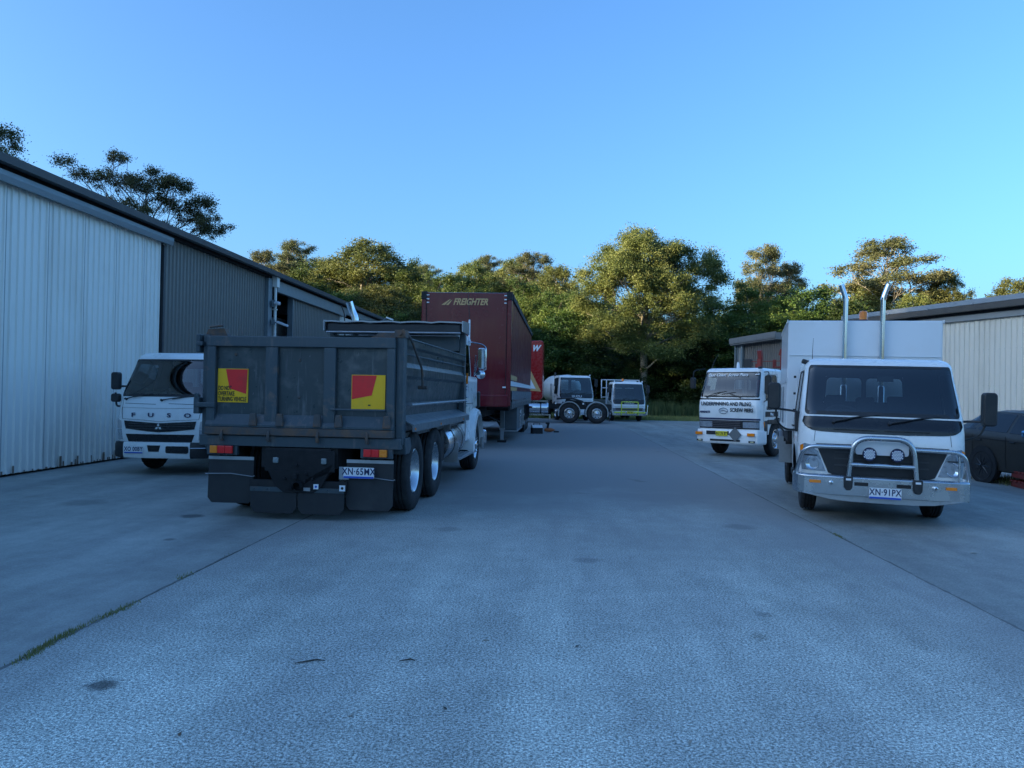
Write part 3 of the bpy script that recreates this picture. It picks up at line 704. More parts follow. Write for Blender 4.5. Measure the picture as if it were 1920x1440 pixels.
def right_shed():
    a = radians(20); T = thing('shed', 'cream ribbed shed on the right with dark gutter behind the dark car', 'shed', (16.9,16.7,0), a)
    # local: wall runs along +Y from 0..15.4, face towards -X
    H = 4.2; L = 15.3
    w = ribbed(L, H, 'pan').build('ribbed_wall', wallc, T); w.rotation_euler = (0,0,pi); w.location = (0,L,.02)
    q = MB()
    for z in (.9,2.05,3.2):
        for k in range(int(L/.19)): q.box(-.034,-.026,L-(.1625+.19*k)-.008,L-(.1625+.19*k)+.008,z-.008,z+.008)
    q.build('screw_row', trimg, T)['kind'] = 'stuff'
    q = MB(); q.box(-.12,.02,-.1,L+.05,H-.02,H+.16); q.build('head_flashing', surf('flashing_grey',(.30,.31,.31),.4,dirt=(.2,.2,.2)), T)
    q = MB(); q.box(-.14,.0,-.1,L+.1,H+.162,H+.30); q.build('eave_soffit', chassis, T)
    q = MB(); q.prism([(-.38,H+.26),(-.42,H+.44),(-.36,H+.44),(-.33,H+.30),(-.12,H+.30),(-.12,H+.26)], 'y', -.3,L+.25); q.build('gutter', gutt, T)
    for k in range(9): MB().box(-.44,-.28,.5+k*1.8,.53+k*1.8,H+.43,H+.47).build('gutter_bracket', steel, T)
    q = MB(); V = []; y = -.4
    while y < L+.35:
        for (dy, dz) in ((0,0),(.04,.025),(.09,.025),(.13,0)): V += [(-.34,y+dy,H+.52+dz),(9,y+dy,H+1.5+dz)]
        y += .19
    n = len(V)//2; q.add(V, [(2*i,2*i+1,2*i+3,2*i+2) for i in range(n-1)]); q.box(-.35,-.3,-.4,L+.35,H+.46,H+.62); q.build('roof', surf('roof_sheet_light',(.33,.36,.39),.35,metal=.3,dirt=(.2,.2,.2)), T)
    q = MB(); q.box(.02,9,L-.1,L,0,H+.45); q.box(.02,9,0,.1,0,H+.45); q.box(8.9,9,0,L,0,H+1.3); q.box(.05,.09,0,L,0,H); q.build('end_wall', wallc, T)
right_shed()
def far_shed():
    a = radians(10.5); T = thing('shed', 'small dark brown ribbed shed with thick fascia beyond the crane truck', 'shed', (8.62,30.3,0), a)
    H = 3.78; L = 3.95
    w = ribbed(L-.55, H, 'pan').build('ribbed_wall', wallb, T); w.rotation_euler = (0,0,pi); w.location = (0,L-.55,.02)
    q = MB(); q.box(-.05,.3,L-.5,L-.05,0,H-.02); q.build('end_panel', surf('pale_panel',(.30,.31,.30),.4), T); q = MB(); q.box(-.1,.06,L-.08,L+.04,0,H); q.box(-.14,-.02,L-.62,L-.5,0,H); q.cyl((-.2,L-.7,.1),(-.12,L-.6,H-.1),.04,8); q.cyl((-.16,L+.02,.1),(-.16,L+.02,H),.035,8); q.build('post', trimg, T)
    q = MB(); q.box(-.32,4.4,-.2,L+.22,H,H+.26); q.box(-.36,-.322,-.2,L+.24,H+.06,H+.30); q.build('fascia', surf('fascia_brown',(.20,.19,.18),.45), T)
    q = MB(); q.box(.1,4.2,0.02,L-.02,0,H-.02); q.build('inner_wall', wallb, T)
    q = MB(); q.box(-.06,.0,1.6,1.9,2.9,3.3); q.build('wall_box', chassis, T)
far_shed()

# ------------------------------------------------------------------ small things in the yard
t = thing('tool_box', 'small dark tool box with white lid on the yard below the trailer side guard', 'tool box', (-.76,29.3,0), .3)
m = MB(); m.prism([(-.16,0),(.16,0),(.15,.22),(-.15,.22)], 'x', -.2,.2); m.build('box_body', chassis, t, bevel=.01); m = MB(); m.prism([(-.15,.222),(.15,.222),(.08,.32),(-.08,.32)], 'x', -.2,.2); m.build('box_lid', platew, t, bevel=.01)
m = MB(); m.tube(smooth_path([(-.12,0,.32),(-.12,0,.40),(.12,0,.40),(.12,0,.32)],.03),.012,6); m.build('box_handle', black, t)
t = thing('impact_wrench', 'orange and black cordless power tool lying on the yard near the prime mover', 'power tool', (-.33,30.3,0), .2)
m = MB(); m.lathe([(-.16,.001),(-.16,.05),(-.05,.08),(.12,.08),(.2,.04),(.26,.02),(.27,.001)], (0,0,.10), 'x', 14); m.build('tool_body', surf('tool_orange',(.45,.12,.03),.5), t, smooth=50)
m = MB(); m.obox((-.02,0,.24),(.08,.07,.2),(0,.15,0)); m.obox((-.03,0,.36),(.15,.09,.07)); m.build('tool_grip', chassis, t, bevel=.01)
m = MB(); m.obox((.33,.05,.03),(.2,.06,.05)); m.build('tool_battery', chassis, t)
def pallet():
    t = thing('pallet_stack', 'short stack of dark red timber pallets at the right edge by the dark car', 'pallets', (8.22,13.55,0), radians(-6))
    for k in range(2):
        z = .17*k
        m = MB()
        for x in (0,.5,1.0): m.box(x,x+.09,0,1.1,z,z+.09)
        m.build('bearer', redc, t, bevel=.004)
        m = MB()
        for i in range(8): m.box(-.02,1.12,i*.145,i*.145+.10,z+.092,z+.118)
        m.build('deck_board', redc, t, bevel=.003)
pallet()
t = thing('drum', 'red steel drum behind the dark car against the cream shed', 'drum', (12.3,20.9,0))
m = MB(); m.lathe([(.0,.001),(.0,.29),(.3,.29),(.31,.3),(.32,.29),(.6,.29),(.61,.3),(.62,.29),(.88,.29),(.9,.295),(.9,.27),(.88,.26),(.88,.001)], (0,0,0), 'z', 32); m.build('drum_shell', redc, t, smooth=40)
m = MB(); m.lathe([(.88,.03),(.91,.03),(.91,.001)], (.15,0,0), 'z', 12); m.build('drum_cap', chassis, t)
def two_sided(name, outer, inner):
    if name in MATS: return MATS[name]
    m = outer.copy(); m.name = name; nt = m.node_tree; o = [n for n in nt.nodes if n.type == 'OUTPUT_MATERIAL'][0]
    p = [n for n in nt.nodes if n.type == 'BSDF_PRINCIPLED'][0]
    q = nt.nodes.new('ShaderNodeBsdfDiffuse'); q.inputs[0].default_value = (*inner, 1)
    g = nt.nodes.new('ShaderNodeNewGeometry'); x = nt.nodes.new('ShaderNodeMixShader')
    nt.links.new(g.outputs['Backfacing'], x.inputs[0]); nt.links.new(p.outputs[0], x.inputs[1]); nt.links.new(q.outputs[0], x.inputs[2])
    nt.links.new(x.outputs[0], o.inputs[0]); MATS[name] = m; return m
cabwhite = two_sided('white_cab_paint', white, (0.10, 0.10, 0.105))

def arch_fn(ya, ra, zc, zb, hwmin, za=None):
    def f(p):
        if abs(p.x) < hwmin: return zb
        d = abs(p.y-ya)
        if d < ra: return max(zb, zc+sqrt(ra*ra-d*d))
        return zb
    return f
def cabover(root, cab, z0, ws, side, rear, paint=cabwhite, frit=0.06, hw_belt=1.0, interior=True, door_t=(0.03, 0.7), seam_z0=None, wheel_x=-0.45, belt=1.28, frit_z=0.045, wsg=None):
    t0, t1, sz0, sz1 = side
    holes = [(-ws[0], ws[0], ws[1], ws[2]), (2+t0, 2+t1, sz0, sz1), (-2-t1, -2-t0, sz0, sz1)]
    if rear: holes += [(3+rear[0], 3+rear[1], rear[2], rear[3]), (-3-rear[1], -3-rear[0], rear[2], rear[3])]
    mb = MB(); cab.shell(mb, z0, holes)
    wo_ = cab.outline(-ws[0]+.03, ws[0]-.03, ws[1]+.012, ws[2]-.012, ws[3], ws[4])
    cab.ring(mb, holes[0], wo_)
    so_ = []
    for h in holes[1:]:
        k = (h[1]-h[0])
        ol = cab.outline(h[0]+.02*k, h[1]-.02*k, h[2]+.015, h[3]-.015, .12*k, .07); so_.append(ol); cab.ring(mb, h, ol)
    body = mb.build('cab_body', paint, root, smooth=38)
    # windscreen with a printed black border
    w = MB(); cab.patch(w, wo_, 0.004); wobj = w.build('windscreen', wsg or windg, body, smooth=80)
    f = MB(); inner = cab.outline(-ws[0]+.03+frit, ws[0]-.03-frit, ws[1]+.012+frit_z, ws[2]-.012-frit_z*.7, ws[3], ws[4])
    n = len(wo_); V = []
    def dens(ol):
        D = []
        for i in range(len(ol)):
            a, b = ol[i], ol[(i+1) % len(ol)]
            for q in range(8): D.append((a[0]+(b[0]-a[0])*q/8, a[1]+(b[1]-a[1])*q/8))
        return D
    A, B = dens(wo_), dens(inner)
    V = [cab.P(u, v, .007) for u, v in A] + [cab.P(u, v, .007) for u, v in B]; n = len(A)
    f.add(V, [(i, (i+1)%n, n+(i+1)%n, n+i) for i in range(n)]); f.build('windscreen_seal', black, wobj, smooth=60)
    for i, ol in enumerate(so_):
        g = MB(); cab.patch(g, ol, 0.003); nm = 'side_window' if i < 2 else 'rear_window'
        go = g.build(nm, sideg, body, smooth=80)
        sl_ = MB()
        pts = [cab.P(u, v, .004) for u, v in dens(ol)]; sl_.tube(pts+[pts[0]], 0.009, 4, caps=False); sl_.build('window_seal', black, go)
    sm = MB(); z_s = seam_z0 if seam_z0 else z0+.1
    for sg in (1, -1):
        cab.seam(sm, [(sg*(2+door_t[0]), cab.ztop-.16), (sg*(2+door_t[0]), z_s), ], .008)
        cab.seam(sm, [(sg*(2+door_t[0]), cab.ztop-.16), (sg*(2+door_t[1]), cab.ztop-.16), (sg*(2+door_t[1]), z_s)], .008)
    sm.build('door_gap', chassis, body)
    hd = MB()
    for sg in (1, -1):
        a, b = cab.P(sg*(2+door_t[1]-.2), belt-.16, .03), cab.P(sg*(2+door_t[1]-.06), belt-.16, .03)
        hd.tube([cab.P(sg*(2+door_t[1]-.2), belt-.16, 0), a, b, cab.P(sg*(2+door_t[1]-.06), belt-.16, 0)], .012, 5)
    hd.build('door_handle', black, body)
    if interior:
        hb = cab.hw(belt); yf = cab.prof(belt)+cab.bow
        d = MB(); d.prism([(yf+.07, belt-.35), (yf+.42, belt-.35), (yf+.44, belt-.07), (yf+.3, belt+.03), (yf+.06, belt+.0)], 'x', -hb*.9, hb*.9)
        d.prism([(yf+.3, belt+.0), (yf+.44, belt), (yf+.4, belt+.09), (yf+.32, belt+.09)], 'x', wheel_x-.22, wheel_x+.22)
        d.build('dashboard', dash_m, body, bevel=.02)
        fl = MB().box(-hb*.93, hb*.93, yf+.08, cab.yb-.03, z0+.25, z0+.32).build('cab_floor', chassis, body)
        steering(body, wheel_x, yf+.47, belt+.03)
        for xx in (wheel_x, -wheel_x): seat(body, xx, cab.yb-.42, belt-.52, .5)
        seat(body, 0, cab.yb-.40, belt-.54, .34)
        rm = MB().box(-.1, .1, -.01, .01, -.035, .035).build('rear_view_mirror', black, body, bevel=.008); rm.location = cab.P(0.12, ws[2]-.13, -.1)
    return body, wobj
def side_mirror_arm(parent, pts, r=.014): return MB().tube(smooth_path(pts, .08), r, 6).build('mirror_arm', black, parent, smooth=60)

# ================================================================== white box truck with bull bar (right)
def box_truck():
    T = thing('box_truck', 'white box body truck with polished bull bar, round spotlights and twin chrome exhaust stacks', 'truck', (3.96, 9.64, 0), radians(-14)); T.rotation_euler = (0, radians(.7), radians(-14)); T.scale = (.963, 1, 1.015)
    ya = 1.18; rw = .40
    cab = Cab([(.3,.12),(.95,.10),(1.15,.125),(1.27,.17),(1.93,.50),(2.1,.62)], [(.4,.97),(.9,.995),(1.22,.99),(2.05,.895)], [(.3,.2),(1.2,.2),(2.0,.14)],
              1.85, bow=.05, ztop=2.04, rtop=.11, zbot=arch_fn(ya, .56, .33, .5, .75))
    body, wo_ = cabover(T, cab, .5, (1.5, 1.30, 1.955, .16, .06), (.05, .62, 1.30, 1.88), (.42, .985, 1.46, 1.84), wheel_x=-.42, belt=1.29, seam_z0=.95)
    # black band below the windscreen
    b = MB(); ol = [(-1.50,1.288),(-1.56,1.22),(-1.42,1.165),(-1.18,1.125),(-.9,1.105),(-.4,1.095),(.4,1.095),(.9,1.105),(1.18,1.125),(1.42,1.165),(1.56,1.22),(1.50,1.288),(.7,1.292),(-.7,1.292)]
    cab.patch(b, ol, .006, skirt=.004, rings=3); band = b.build('scuttle_panel', blackg, body, smooth=50)
    for a, c in ((-.72,-.08),(.05,.7)):
        v = MB(); cab.patch(v, [(a,1.128),(c,1.128),(c,1.142),(a,1.142)], .012, skirt=.006, rings=1); v.build('vent_slot', chassis, band)
    g = MB(); ol = [(-.98,.955),(-.80,.60),(-.7,.57),(.7,.57),(.80,.60),(.98,.955),(.5,.96),(-.5,.96)]
    cab.patch(g, ol, .006, skirt=.005, rings=3); gr = g.build('grille', black, body, smooth=50)
    s = MB()
    for zz in (.7,.78,.86): s.box(-.55,.55, cab.prof(zz)-.004, cab.prof(zz)+.05, zz-.008, zz+.008)
    s.build('grille_bar', dash_m, gr)
    pn = MB().prism(rrect(.62,.16,.03, cx=0, cy=.925), 'y', .06, .075).build('bonnet_panel', whiteb, body)
    sm = MB()
    for sg in (1,-1): cab.seam(sm, [(sg*1.0,1.11),(sg*1.03,.98)], .007)
    sm.build('panel_gap', chassis, body)
    for sg in (-1, 1):
        h = MB(); ol = [(sg*.84,.62),(sg*1.55,.62),(sg*1.62,.78),(sg*1.62,.92),(sg*1.4,.95),(sg*1.1,.935),(sg*.95,.86)]
        cab.patch(h, ol, .012, skirt=.012, rings=3); ho = h.build('headlight', clearl, body, smooth=40)
        l = MB(); c = cab.P(sg*1.12,.71,.018); l.lathe([(-.01,.085),(.0,.08),(.012,.05),(.016,.001)], c, 'y', 20); l.build('reflector', chrome, ho, smooth=60)
        l = MB(); cab.patch(l, [(sg*.96,.80),(sg*1.6,.80),(sg*1.6,.815),(sg*.96,.815)], .018, skirt=.004, rings=1); l.build('lens_divider', black, ho)
        l = MB(); cab.patch(l, [(sg*1.45,.86),(sg*1.6,.86),(sg*1.6,.92),(sg*1.45,.935)], .018, skirt=.006, rings=2); l.build('indicator', amber, ho)
    wiper(T, cab, -.72, 1.225, -.30, 1.30, .55); wiper(T, cab, .12, 1.225, .62, 1.30, .5)
    # bull bar
    bb = part_empty('bull_bar', T)
    c = MB()
    prof = [(-.05,.40),(-.05,.575),(.02,.59),(.06,.575),(.06,.36)]
    poly = [(-1.04,.36),(-.90,-.02),(.90,-.02),(1.04,.36)]
    # channel with swept ends
    xs = [(-1.045,.42),(-1.04,.20),(-1.0,.06),(-.92,.01),(-.5,-.03),(0,-.04),(.5,-.03),(.92,.01),(1.0,.06),(1.04,.20),(1.045,.42)]
    sec = [(0,.345),(0,.565),(.025,.585),(.10,.585),(.10,.345)]
    V = []; n = len(sec)
    for i, (x, y) in enumerate(xs):
        a = Vector(xs[max(i-1,0)]); bq = Vector(xs[min(i+1,len(xs)-1)]); d = (bq-a).normalized(); nn = Vector((-d.y, d.x))
        for (o, z) in sec: V.append((x+nn.x*o, y+nn.y*o, z))
    F = [(i*n+j, i*n+(j+1)%n, (i+1)*n+(j+1)%n, (i+1)*n+j) for i in range(len(xs)-1) for j in range(n)] + [tuple(range(n)), tuple((len(xs)-1)*n+j for j in range(n))]
    c.add(V, F); c.build('bumper_channel', alu, bb, smooth=25, bevel=.006)
    l = MB(); l.prism([(-.95,.35),(-.6,.285),(-.35,.27),(.35,.27),(.6,.285),(.95,.35)], 'y', .0, .02); l.build('lower_valance', dullalu, bb, bevel=.004)
    h = MB(); h.tube(smooth_path([(-.40,.0,.48),(-.345,-.01,1.05),(.345,-.01,1.05),(.40,.0,.48)], .2, 8), .032, 12); h.build('hoop', alu, bb, smooth=60)
    h = MB(); h.cyl((-.37,-.01,.725),(.37,-.01,.725),.026,12); h.build('cross_tube', alu, bb, smooth=60)
    for sg in (-1,1):
        h = MB(); h.tube(smooth_path([(sg*.36,.0,.93),(sg*.93,.02,.925),(sg*1.01,.16,.60),(sg*1.01,.16,.57)], .16, 8), .026, 10)
        h.cyl((sg*.87,.03,.925),(sg*.87,.03,.58),.014,8) if sg > 0 else None
        h.build('side_hoop', alu, bb, smooth=60)
        f = MB(); f.prism([(sg*.40-.055,.58),(sg*.40+.055,.58),(sg*.40+.05,.45),(sg*.40+.025,.415),(sg*.40-.025,.415),(sg*.40-.05,.45)], 'y', -.075, .0); f.build('hoop_foot', black, bb, bevel=.01)
        f = MB().box(sg*.40-.03, sg*.40+.03, -.078, -.07, .535,.56).build('maker_badge', platew, bb)
        f = MB().box(sg*.245-.08, sg*.245+.08, -.05, -.035, .475,.515).build('cooling_slot', chassis, bb)
        f = MB().box(sg*.72-.0, sg*.72+.12, -.028, -.01, .48,.515) if sg > 0 else MB().box(-.86,-.72, -.028, -.01, .48,.515)
        f = f.build('marker_lamp', amber, bb, bevel=.003); 
        f = MB().lathe([(-.05,.016),(-.045,.028),(-.02,.03),(.0,.02)], (sg*.6,-.01,.49), 'y', 12).build('bolt', chrome, bb, smooth=50)
        lp = MB().lathe([(.06,.04),(.05,.075),(.0,.083),(-.015,.083)], (sg*.16,-.045,.86), 'y', 28).build('spotlight', black, bb, smooth=40)
        le = MB(); le.lathe([(-.008,.001),(-.008,.078)], (sg*.16,-.045,.86), 'y', 28); le.build('lamp_glass', navy, lp)
        le = MB()
        for i in range(-4,5):
            for j in range(-4,5):
                x, z = (i+(j%2)*.5)*.019, j*.0165
                if x*x+z*z < .066**2: le.lathe([(-.012,.0001),(-.012,.0078),(-.004,.0088)], (sg*.16+x,-.048,.86+z), 'y', 6)
        le.build('led', ledm, lp)
    number_plate(T, 'XN\u00b791PX', (0.03,-.062,.40), ts=.108)
    # cab mirrors
    for sg in (-1,1):
        if sg < 0:
            side_mirror_arm(T, [(-.98,.42,1.33),(-1.10,.34,1.35),(-1.30,.24,1.37)]); side_mirror_arm(T, [(-.98,.42,1.10),(-1.16,.34,1.10),(-1.27,.26,1.20),(-1.29,.26,1.40)])
            mirror_head(T, (-1.31,.27,1.53), .16, .34, .11, rz=radians(-8))
            MB().box(-1.03,-.97,.38,.52,1.08,1.34).build('mirror_bracket', black, T, bevel=.01)
        else:
            side_mirror_arm(T, [(.98,.42,1.28),(1.08,.34,1.29),(1.20,.26,1.29)])
            mirror_head(T, (1.24,.27,1.44), .165, .40, .11, rz=radians(8))
            side_mirror_arm(T, [(1.0,.42,1.05),(1.16,.30,1.12),(1.22,.28,1.3)])
    # wheels, chassis
    for sg in (-1,1):
        wheel(T, sg*.80, ya, rw, .21, .225, 'steer', sg, nuts=6)
        wheel(T, sg*.86, 4.5, rw, .21, .225, 'drive', sg, dual=True, nuts=6)
    ch = MB()
    for sg in (-1,1): ch.box(sg*.38-.04, sg*.38+.04, .4, 5.6, .5,.68)
    ch.box(-.8,.8,.3,1.7,.42,.52); ch.cyl((-.75,ya,.4),(.75,ya,.4),.06,10); ch.cyl((-.75,4.5,.4),(.75,4.5,.4),.09,10); ch.lathe([(-.2,.05),(-.1,.2),(.1,.2),(.2,.05)],(0,4.5,.4),'x',16)
    ch.build('chassis', chassis, T)
    for sg in (-1,1): MB().box(sg*.9-.1, sg*.9+.1, 1.5, 1.8, .42,.5).build('step', black, T, bevel=.01)
    MB().box(-.55,.55,.35,3.6,.27,.5).build('underbody_light_block', chassis, T, bevel=.05)  # stands for engine and gearbox, added to block light under the truck
    # exhaust stacks
    for xx, sg in ((-.27,-1),(.25,1)):
        e = MB(); e.tube(smooth_path([(xx,1.95,.9),(xx,1.95,2.96),(xx+sg*.02,1.95,3.03),(xx+sg*.07,1.95,3.17)], .03), .038, 16, caps=False)
        ex = e.build('exhaust_stack', chrome, T, smooth=60)
        e = MB(); e.lathe([(1.0,.06),(1.7,.06),(1.72,.045)], (xx,1.95,0), 'z', 16); e.build('muffler', chrome, ex, smooth=50)
        e = MB(); e.box(xx-.05,xx+.05,1.9,2.0,.68,1.0); e.build('stack_bracket', chassis, ex)
    # box body
    bx = MB().box(-1.085,1.085,2.02,4.7,1.02,2.66).build('box_body', whiteb, T, bevel=.02)
    t = MB()
    t.box(-1.10,-1.087,2.01,4.71,1.74,1.80); t.box(1.087,1.10,2.01,4.71,1.74,1.80)
    for z in (1.02,2.62):
        t.box(-1.098,-1.087,2.0,4.71,z,z+.05); t.box(1.087,1.098,2.0,4.71,z,z+.05)
    for y in (2.45,3.4,4.3): t.box(-1.094,-1.087,y,y+.02,1.08,1.73)
    t.box(-1.07,1.07,2.002,2.018,2.14,2.146)
    t.build('box_trim', whiteb, bx, bevel=.003)
    hn = MB()
    for y in (2.6,3.6): 
        hn.cyl((-1.112,y,1.12),(-1.112,y,1.68),.012,8); hn.box(-1.12,-1.09,y-.04,y+.04,1.35,1.45)
    hn.build('door_latch', steel, bx)
    u = MB(); u.box(-1.05,1.05,2.05,5.6,.86,1.02); 
    for y in (2.4,3.2,4.1,5.1): u.box(-1.06,1.06,y,y+.06,.80,.86)
    u.build('subframe', chassis, T)
    for sg in (-1,1):
        gd = MB(); gd.prism([(3.92,.55),(3.92,.82),(4.05,.93),(5.0,.93),(5.1,.82),(5.1,.55),(5.07,.55),(5.07,.8),(4.97,.9),(4.08,.9),(3.95,.8),(3.95,.55)], 'x', sg*.98-.13, sg*.98+.13)
        gd.box(sg*.98-.13, sg*.98+.13, 3.915, 3.93, .40, .85)
        gd.build('mudguard', dullalu, T, bevel=.004)
    beacon(T, (.02, 2.25, 2.66), .065, .11)
    a = MB(); a.tube([(-.80,.85,1.98),(-.80,.9,2.12),(-.79,.93,2.32)], [.006,.004,.002], 5); a.build('aerial', black, T)
    a = MB(); a.obox((-.9,.72,1.99),(.1,.1,.06),(0,.3,0)); a.build('marker_light', black, T, bevel=.015)
    a = MB()
    for k in range(3): a.obox((-1.03,.75,1.35+.22*k),(.03,.05,.03)); 
    a.build('door_hinge', black, T)
    return T
TRUCK_R = box_truck()

# ================================================================== small white truck (left)
def small_truck():
    T = thing('cabover_truck', 'small white cab-over truck with black bumper corners parked by the pale shed wall', 'truck', (-6.93, 13.0, 0), radians(-3)); T.rotation_euler = (0, radians(-.4), radians(-3)); T.scale = (.93, 1, .95)
    ya = 1.15; rw = .39
    cab = Cab([(.3,.10),(.9,.06),(1.15,.075),(1.42,.17),(2.1,.47),(2.3,.58)], [(.4,.93),(.9,.955),(1.4,.95),(2.25,.80)], [(.3,.22),(1.2,.24),(2.2,.14)],
              1.8, bow=.06, ztop=2.27, rtop=.11, zbot=arch_fn(ya, .56, .36, .5, .72))
    body, wo_ = cabover(T, cab, .5, (1.5, 1.42, 2.15, .18, .06), (.05, .62, 1.45, 2.08), (.3, .93, 1.6, 2.02), wheel_x=-.40, belt=1.44, seam_z0=1.0)
    sm = MB()
    for sg in (1,-1): cab.seam(sm, [(sg*1.25,1.40),(sg*1.22,1.2),(sg*1.12,1.02)], .008)
    cab.seam(sm, [(-1.22,1.23),(0,1.215),(1.22,1.23)], .005)
    cab.seam(sm, [(-1.12,1.02),(-.5,1.0),(0,.975),(.5,1.0),(1.12,1.02)], .007)
    for a, b in ((-1.1,-.15),(.2,1.1)): cab.seam(sm, [(a,1.305),(b,1.29)], .012)
    sm.build('panel_gap', chassis, body)
    for k, ch_ in enumerate('FUSO'):
        text('badge_letter', ch_, .105, navy, body, (-.53+.36*k, cab.prof(1.09)-.010+(.05*((-.53+.36*k)/.95)**2), 1.09), sx=1.7, bold=.002, ext=.004)
    g = MB()
    cab.patch(g, [(-1.0,.985),(-.95,.84),(-.3,.79),(0,.78),(.3,.79),(.95,.84),(1.0,.985),(.4,.96),(0,.945),(-.4,.96)], .008, skirt=.007, rings=3); gr = g.build('grille', blackg, body, smooth=50)
    g = MB()
    for zz in (.835,.885,.93): cab.patch(g, [(-.85,zz),(.85,zz),(.85,zz+.012),(-.85,zz+.012)], .016, skirt=.006, rings=1)
    g.build('grille_bar', dash_m, gr)
    g = MB()
    for a in (90,210,330):
        c_ = Vector((0.035*cos(radians(a)), .035*sin(radians(a)))); d = Vector((cos(radians(a)), sin(radians(a)))); n_ = Vector((-d.y, d.x))
        q = [c_*.0+d*.004, c_+n_*.024, d*.075, c_-n_*.024]
        g.prism([(p.x, .875+p.y) for p in q], 'y', cab.prof(.87)-.025, cab.prof(.87)-.012)
    g.build('emblem', chrome, gr)
    g = MB(); cab.patch(g, [(-.95,.74),(.95,.74),(.88,.60),(-.88,.60)], .008, skirt=.007, rings=2); g.build('lower_grille', blackg, body, smooth=50)
    for sg in (-1,1):
        h = MB(); cab.patch(h, [(sg*1.13,.64),(sg*1.75,.64),(sg*1.8,.82),(sg*1.15,.83)], .012, skirt=.012, rings=2); ho = h.build('headlight', clearl, body, smooth=40)
        h = MB(); cab.patch(h, [(sg*1.15,.84),(sg*1.95,.84),(sg*1.98,1.0),(sg*1.6,1.02),(sg*1.2,.98)], .012, skirt=.012, rings=2); h.build('indicator_lamp', surf('pale_lens',(.5,.48,.47),.15), body, smooth=40)
        h = MB(); cab.patch(h, [(sg*1.72,.88),(sg*1.9,.88),(sg*1.9,.98),(sg*1.72,.98)], .018, skirt=.006, rings=2); h.build('indicator', amber, ho)
    # bumper
    xs = [(-.97,.50),(-.955,.24),(-.90,.10),(-.80,.03),(-.66,-.01),(-.3,-.04),(0,-.045),(.3,-.04),(.66,-.01),(.80,.03),(.90,.10),(.955,.24),(.97,.50)]
    sec = [(.02,.31),(0,.36),(0,.55),(.015,.60),(.14,.60),(.14,.31)]
    V = []; n = len(sec)
    for i, (x, y) in enumerate(xs):
        a = Vector(xs[max(i-1,0)]); bq = Vector(xs[min(i+1,len(xs)-1)]); d = (bq-a).normalized(); nn = Vector((-d.y, d.x))
        for (o, z) in sec: V.append((x+nn.x*o, y+nn.y*o, z))
    bw = MB(); bk = MB(); F = lambda i0, i1: [(i*n+j, i*n+(j+1)%n, (i+1)*n+(j+1)%n, (i+1)*n+j) for i in range(i0,i1) for j in range(n)]
    bw.add(V[4*n:9*n], F(0,4)); bumper = bw.build('bumper', white, T, smooth=30)
    bk.add(V[:5*n], F(0,4)+[tuple(range(n))]); bk.build('bumper_corner', black, bumper, smooth=30)
    bk = MB(); bk.add(V[8*n:], F(0,4)+[tuple(4*n+j for j in range(n))]); bk.build('bumper_corner', black, bumper, smooth=30)
    o = MB()
    o.prism([(-.16,.545),(.10,.545),(.07,.43),(-.13,.43)], 'y', -.052, -.03); o.prism(rrect(.44,.13,.03,cx=.42,cy=.47), 'y', -.042, -.018)
    o.build('bumper_vent', blackg, bumper)
    o = MB().tube([(.66,-.03,.5),(.86,.03,.5),(.96,.14,.5)], .008, 6).build('chrome_strip', chrome, bumper)
    number_plate(T, 'XO 00BY', (-.42,-.058,.46), ts=.108)
    wiper(T, cab, -1.05, 1.375, -.55, 1.45, .55); wiper(T, cab, .0, 1.36, .55, 1.42, .55)
    side_mirror_arm(T, [(-.9,.45,1.62),(-1.06,.38,1.62)], .018); side_mirror_arm(T, [(-.93,.45,1.28),(-1.07,.36,1.22),(-1.08,.34,1.5)], .018)
    mirror_head(T, (-1.08,.36,1.72), .165, .33, .11, rz=radians(-8)); mirror_head(T, (-1.08,.36,1.40), .17, .16, .1, rz=radians(-8))
    side_mirror_arm(T, [(.9,.45,1.62),(1.1,.36,1.62)], .018); mirror_head(T, (1.12,.36,1.7), .19, .40, .12, rz=radians(8))
    for sg in (-1,1):
        wheel(T, sg*.77, ya, rw, .21, .225, 'steer', sg, nuts=6); wheel(T, sg*.82, 4.3, rw, .21, .225, 'drive', sg, dual=True, nuts=6)
    ch = MB()
    for sg in (-1,1): ch.box(sg*.38-.04, sg*.38+.04, .4, 5.6, .5,.68)
    ch.box(-.8,.8,.25,1.7,.42,.52); ch.cyl((-.75,ya,.4),(.75,ya,.4),.06,10); ch.cyl((-.75,4.3,.4),(.75,4.3,.4),.09,10)
    ch.build('chassis', chassis, T)
    t = MB().box(-.98,.98,1.95,5.6,.8,.93)
    t.build('tray_floor', steel, T, bevel=.01)
    t = MB(); t.box(-.96,.96,1.93,1.98,.93,1.4)
    for x in (-.9,-.3,.3,.9): t.box(x-.03,x+.03,1.93,1.98,1.4,2.1)
    t.box(-.93,.93,1.93,1.98,2.05,2.1); t.build('headboard', steel, T)
    t = MB()
    for sg in (-1,1): t.box(sg*.98-.015, sg*.98+.015, 2.0,5.6,.93,1.2)
    t.build('drop_side', dullalu, T)
    return T
TRUCK_L = small_truck()

